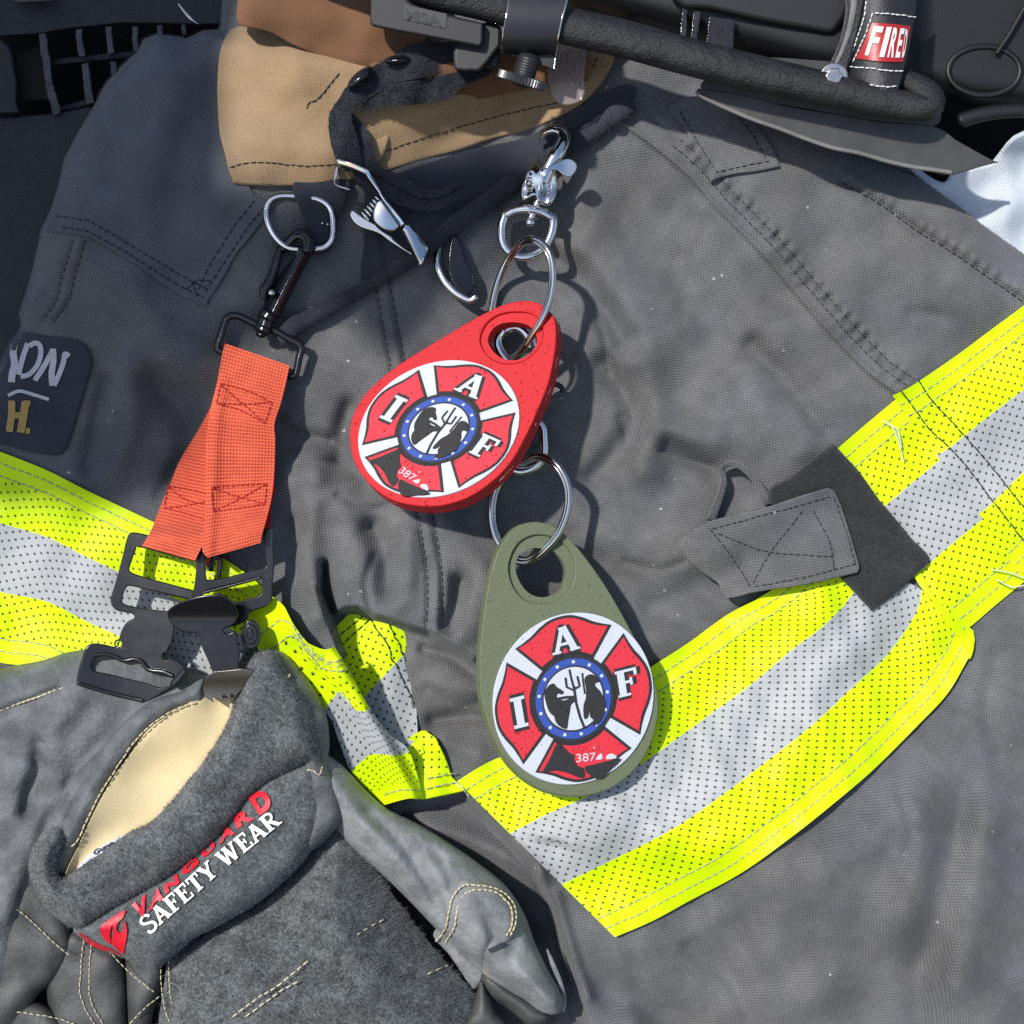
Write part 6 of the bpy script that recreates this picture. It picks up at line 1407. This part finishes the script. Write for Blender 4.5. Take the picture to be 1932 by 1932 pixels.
u2 = KE([(1090, 655), (1150, 660), (1220, 710), (1270, 790), (1285, 880), (1272, 980), (1225, 1090), (1150, 1180), (1075, 1235), (1010, 1240), (935, 1190), (880, 1110), (855, 1010), (860, 900), (890, 810), (950, 740), (1020, 690)])
split_ring('lower split ring in the hole of the olive key tag', u2, ringz(44, 128), 5.4)

# ---------------------------------------------------------------- swivel snaps
MB.dz = -22.0
SN = thing('swivel_snap', 'polished chrome swivel trigger snap above the red key tag', 'snap hook', (1000, 350, 60), 'chrome swivel snaps')
mb = MB(); dpts = crom(KR([(440, 790), (480, 768), (545, 748), (600, 742), (660, 752), (740, 790), (772, 820), (768, 900), (748, 960), (715, 1020), (660, 1065), (580, 1092), (500, 1080), (440, 1030), (412, 960), (410, 880), (425, 820)]), 3, True)
mb.tube(np.c_[dpts, 92 + 0 * dpts[:, 0]], 8.6, 14, True)
tp_ = crom(KR([(440, 795), (500, 765), (600, 752), (690, 772), (765, 815)]), 3); mb.tube(np.c_[tp_, np.full(len(tp_), 95.)], [7, 8.5, 11, 8.5, 7], 14); dd = mb.make('swivel_eye', M['chrome'], SN)
cx, cy = KR([(612, 845)])[0]; mb = MB(); rings = []
a = np.linspace(0, 2 * math.pi, 24, endpoint=False)
for k in range(9):
    f = k / 8 * math.pi / 2; rings.append(np.c_[cx + 9.5 * math.cos(f) * np.cos(a), cy + 9.5 * math.cos(f) * np.sin(a), np.full(24, 96 + 9 * math.sin(f))])
mb.grid(np.stack(rings), None, False, True); p, q = KR([(612, 830), (665, 700)]); mb.tube([(*p, 94), (*q, 94)], [6, 8], 14); mb.make('pin', M['chrome'], dd)
mb = MB()
fb = crom(KR([(660, 700), (640, 660), (560, 690), (545, 620), (580, 520), (600, 470), (650, 430), (700, 470), (760, 440), (790, 480), (800, 560), (800, 640), (760, 720), (710, 730)]), 3, True)
zsn2 = lambda x, y: 108 + 16 * np.exp(-((x - 1003 - (440 - y) * .18) / 16.) ** 2) - 8 * np.exp(-((x - 1015 - (440 - y) * .2) / 5.) ** 2) + 3 * np.sin(y * .12)
slab(mb, fb, zsn2, 34, 5, step=4); mb.make('snap_body', M['chrome'], SN)
mb = MB(); hk_ = crom(KR([(700, 560), (740, 470), (775, 400), (820, 330), (850, 260), (840, 210), (800, 188), (750, 195), (705, 225), (680, 270)]), 3)
mb.tube(np.c_[hk_, np.interp(np.linspace(0, 1, len(hk_)), (0, .35, .75, 1), (112, 114, 96, 70))], [13, 14, 14, 12, 9, 6], 16, flat=.8); mb.make('hook', M['chrome'], SN)
mb = MB()
lv_ = KR([(690, 500), (720, 465), (790, 430), (860, 400), (910, 405), (942, 440), (930, 490), (895, 525), (850, 515), (800, 480), (750, 490), (710, 530)])
slab(mb, crom(lv_, 3, True), lambda x, y: 126 + 12 * np.exp(-((x - 1030) / 20.) ** 2) + .5 * (400 - y) * .1 - .25 * np.maximum(y - 398, 0), 5, 1.8, step=4); mb.make('trigger', M['chrome'], SN)
cx, cy = KR([(608, 572)])[0]; mb = MB(); e = circle(cx, cy, 8, 24, 10); mb.tube(np.c_[e, np.full(24, 112.)], 2.6, 8, True); mb.tube([(cx, cy, 100), (cx, cy, 113)], 5, 12); mb.make('rivet', M['nickel'], SN)

MB.dz = 0.0
S2 = thing('swivel_snap', 'second chrome swivel snap mostly hidden behind the red key tag, holding the lower ring', 'snap hook', (1000, 860, 40), 'chrome swivel snaps')
mb = MB(); d2 = crom(KE([(1000, 520), (1060, 480), (1110, 462), (1138, 490), (1146, 560), (1146, 640), (1120, 690), (1060, 728), (1000, 735), (950, 705), (930, 640), (940, 570)]), 3, True)
mb.tube(np.c_[d2, 70 + 0 * d2[:, 0]], 8.4, 14, True); mb.make('swivel_eye', M['chrome'], S2)
mb = MB(); q = crom(KE([(980, 560), (1060, 380), (1140, 260), (1200, 240), (1250, 262), (1245, 285)]), 3); mb.tube(np.c_[q, np.interp(np.linspace(0, 1, len(q)), (0, 1), (70, 44))], [9, 12, 10, 7, 6, 4], 14); mb.make('trigger', M['anodised'], S2)
# chrome seen through the hole of the red tag
mb = MB(); q = crom(K2([(1300, 320), (1260, 400), (1270, 470), (1310, 540), (1370, 600)]), 3); mb.tube(np.c_[q, np.full(len(q), 62.)], 11, 14, nrm=(0, 0, 1)); q = crom(K2([(1330, 310), (1400, 290), (1470, 320), (1520, 390), (1540, 460)]), 3); mb.tube(np.c_[q, np.full(len(q), 58.)], 12, 14); mb.make('snap_body', M['chrome'], S2)

# ---------------------------------------------------------------- unseen panel added beyond the frame, shaped to shade the shoulder
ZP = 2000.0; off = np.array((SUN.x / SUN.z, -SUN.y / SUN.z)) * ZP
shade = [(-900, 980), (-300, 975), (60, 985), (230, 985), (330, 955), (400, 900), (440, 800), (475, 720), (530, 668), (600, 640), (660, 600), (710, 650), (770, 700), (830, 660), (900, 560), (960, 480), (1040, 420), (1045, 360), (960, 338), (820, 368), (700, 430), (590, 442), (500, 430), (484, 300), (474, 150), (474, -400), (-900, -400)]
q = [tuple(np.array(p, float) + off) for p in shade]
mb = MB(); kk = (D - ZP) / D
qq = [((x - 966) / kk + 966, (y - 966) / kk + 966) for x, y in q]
slab(mb, crom(qq, 30, True), ZP, 14, 0); o = mb.make('shade_panel', M['plastic'])
tag(o, 'added black shading panel, unseen beyond the upper edge of the picture', 'panel')

# ---------------------------------------------------------------- light, sky, camera
w = bpy.data.worlds.new('World'); scene.world = w; w.use_nodes = True
nt = w.node_tree; bg = nt.nodes['Background']; sky = nt.nodes.new('ShaderNodeTexSky'); sky.sky_type = 'NISHITA'; sky.sun_disc = False
sd_ = ROT.to_3x3() @ SUN
sky.sun_elevation = math.asin(sd_.z); sky.sun_rotation = math.atan2(sd_.x, sd_.y)
nt.links.new(sky.outputs[0], bg.inputs[0]); bg.inputs[1].default_value = .15
L = bpy.data.lights.new('sun', 'SUN'); L.energy = 4.3; L.angle = math.radians(1.9); L.color = (1.0, .97, .93)
lo = bpy.data.objects.new('sun', L); col.objects.link(lo); lo.rotation_euler = sd_.to_track_quat('Z', 'Y').to_euler(); lo.location = sd_ * 3
cam = bpy.data.cameras.new('camera'); co = bpy.data.objects.new('camera', cam); col.objects.link(co)
cam.sensor_fit = 'HORIZONTAL'; cam.sensor_width = 36; cam.lens = 36 * D / 1932.0; cam.clip_start = .02; cam.clip_end = 100
co.matrix_world = ROT @ Matrix.Translation((0, 0, D * S)); scene.camera = co
vs_ = scene.view_settings; vs_.view_transform = 'Standard'; vs_.look = 'None'; vs_.exposure = 0.0; vs_.gamma = 1
scene.cycles.max_bounces = 8; scene.cycles.caustics_reflective = False; scene.cycles.caustics_refractive = False
scene.cycles.use_denoising = False
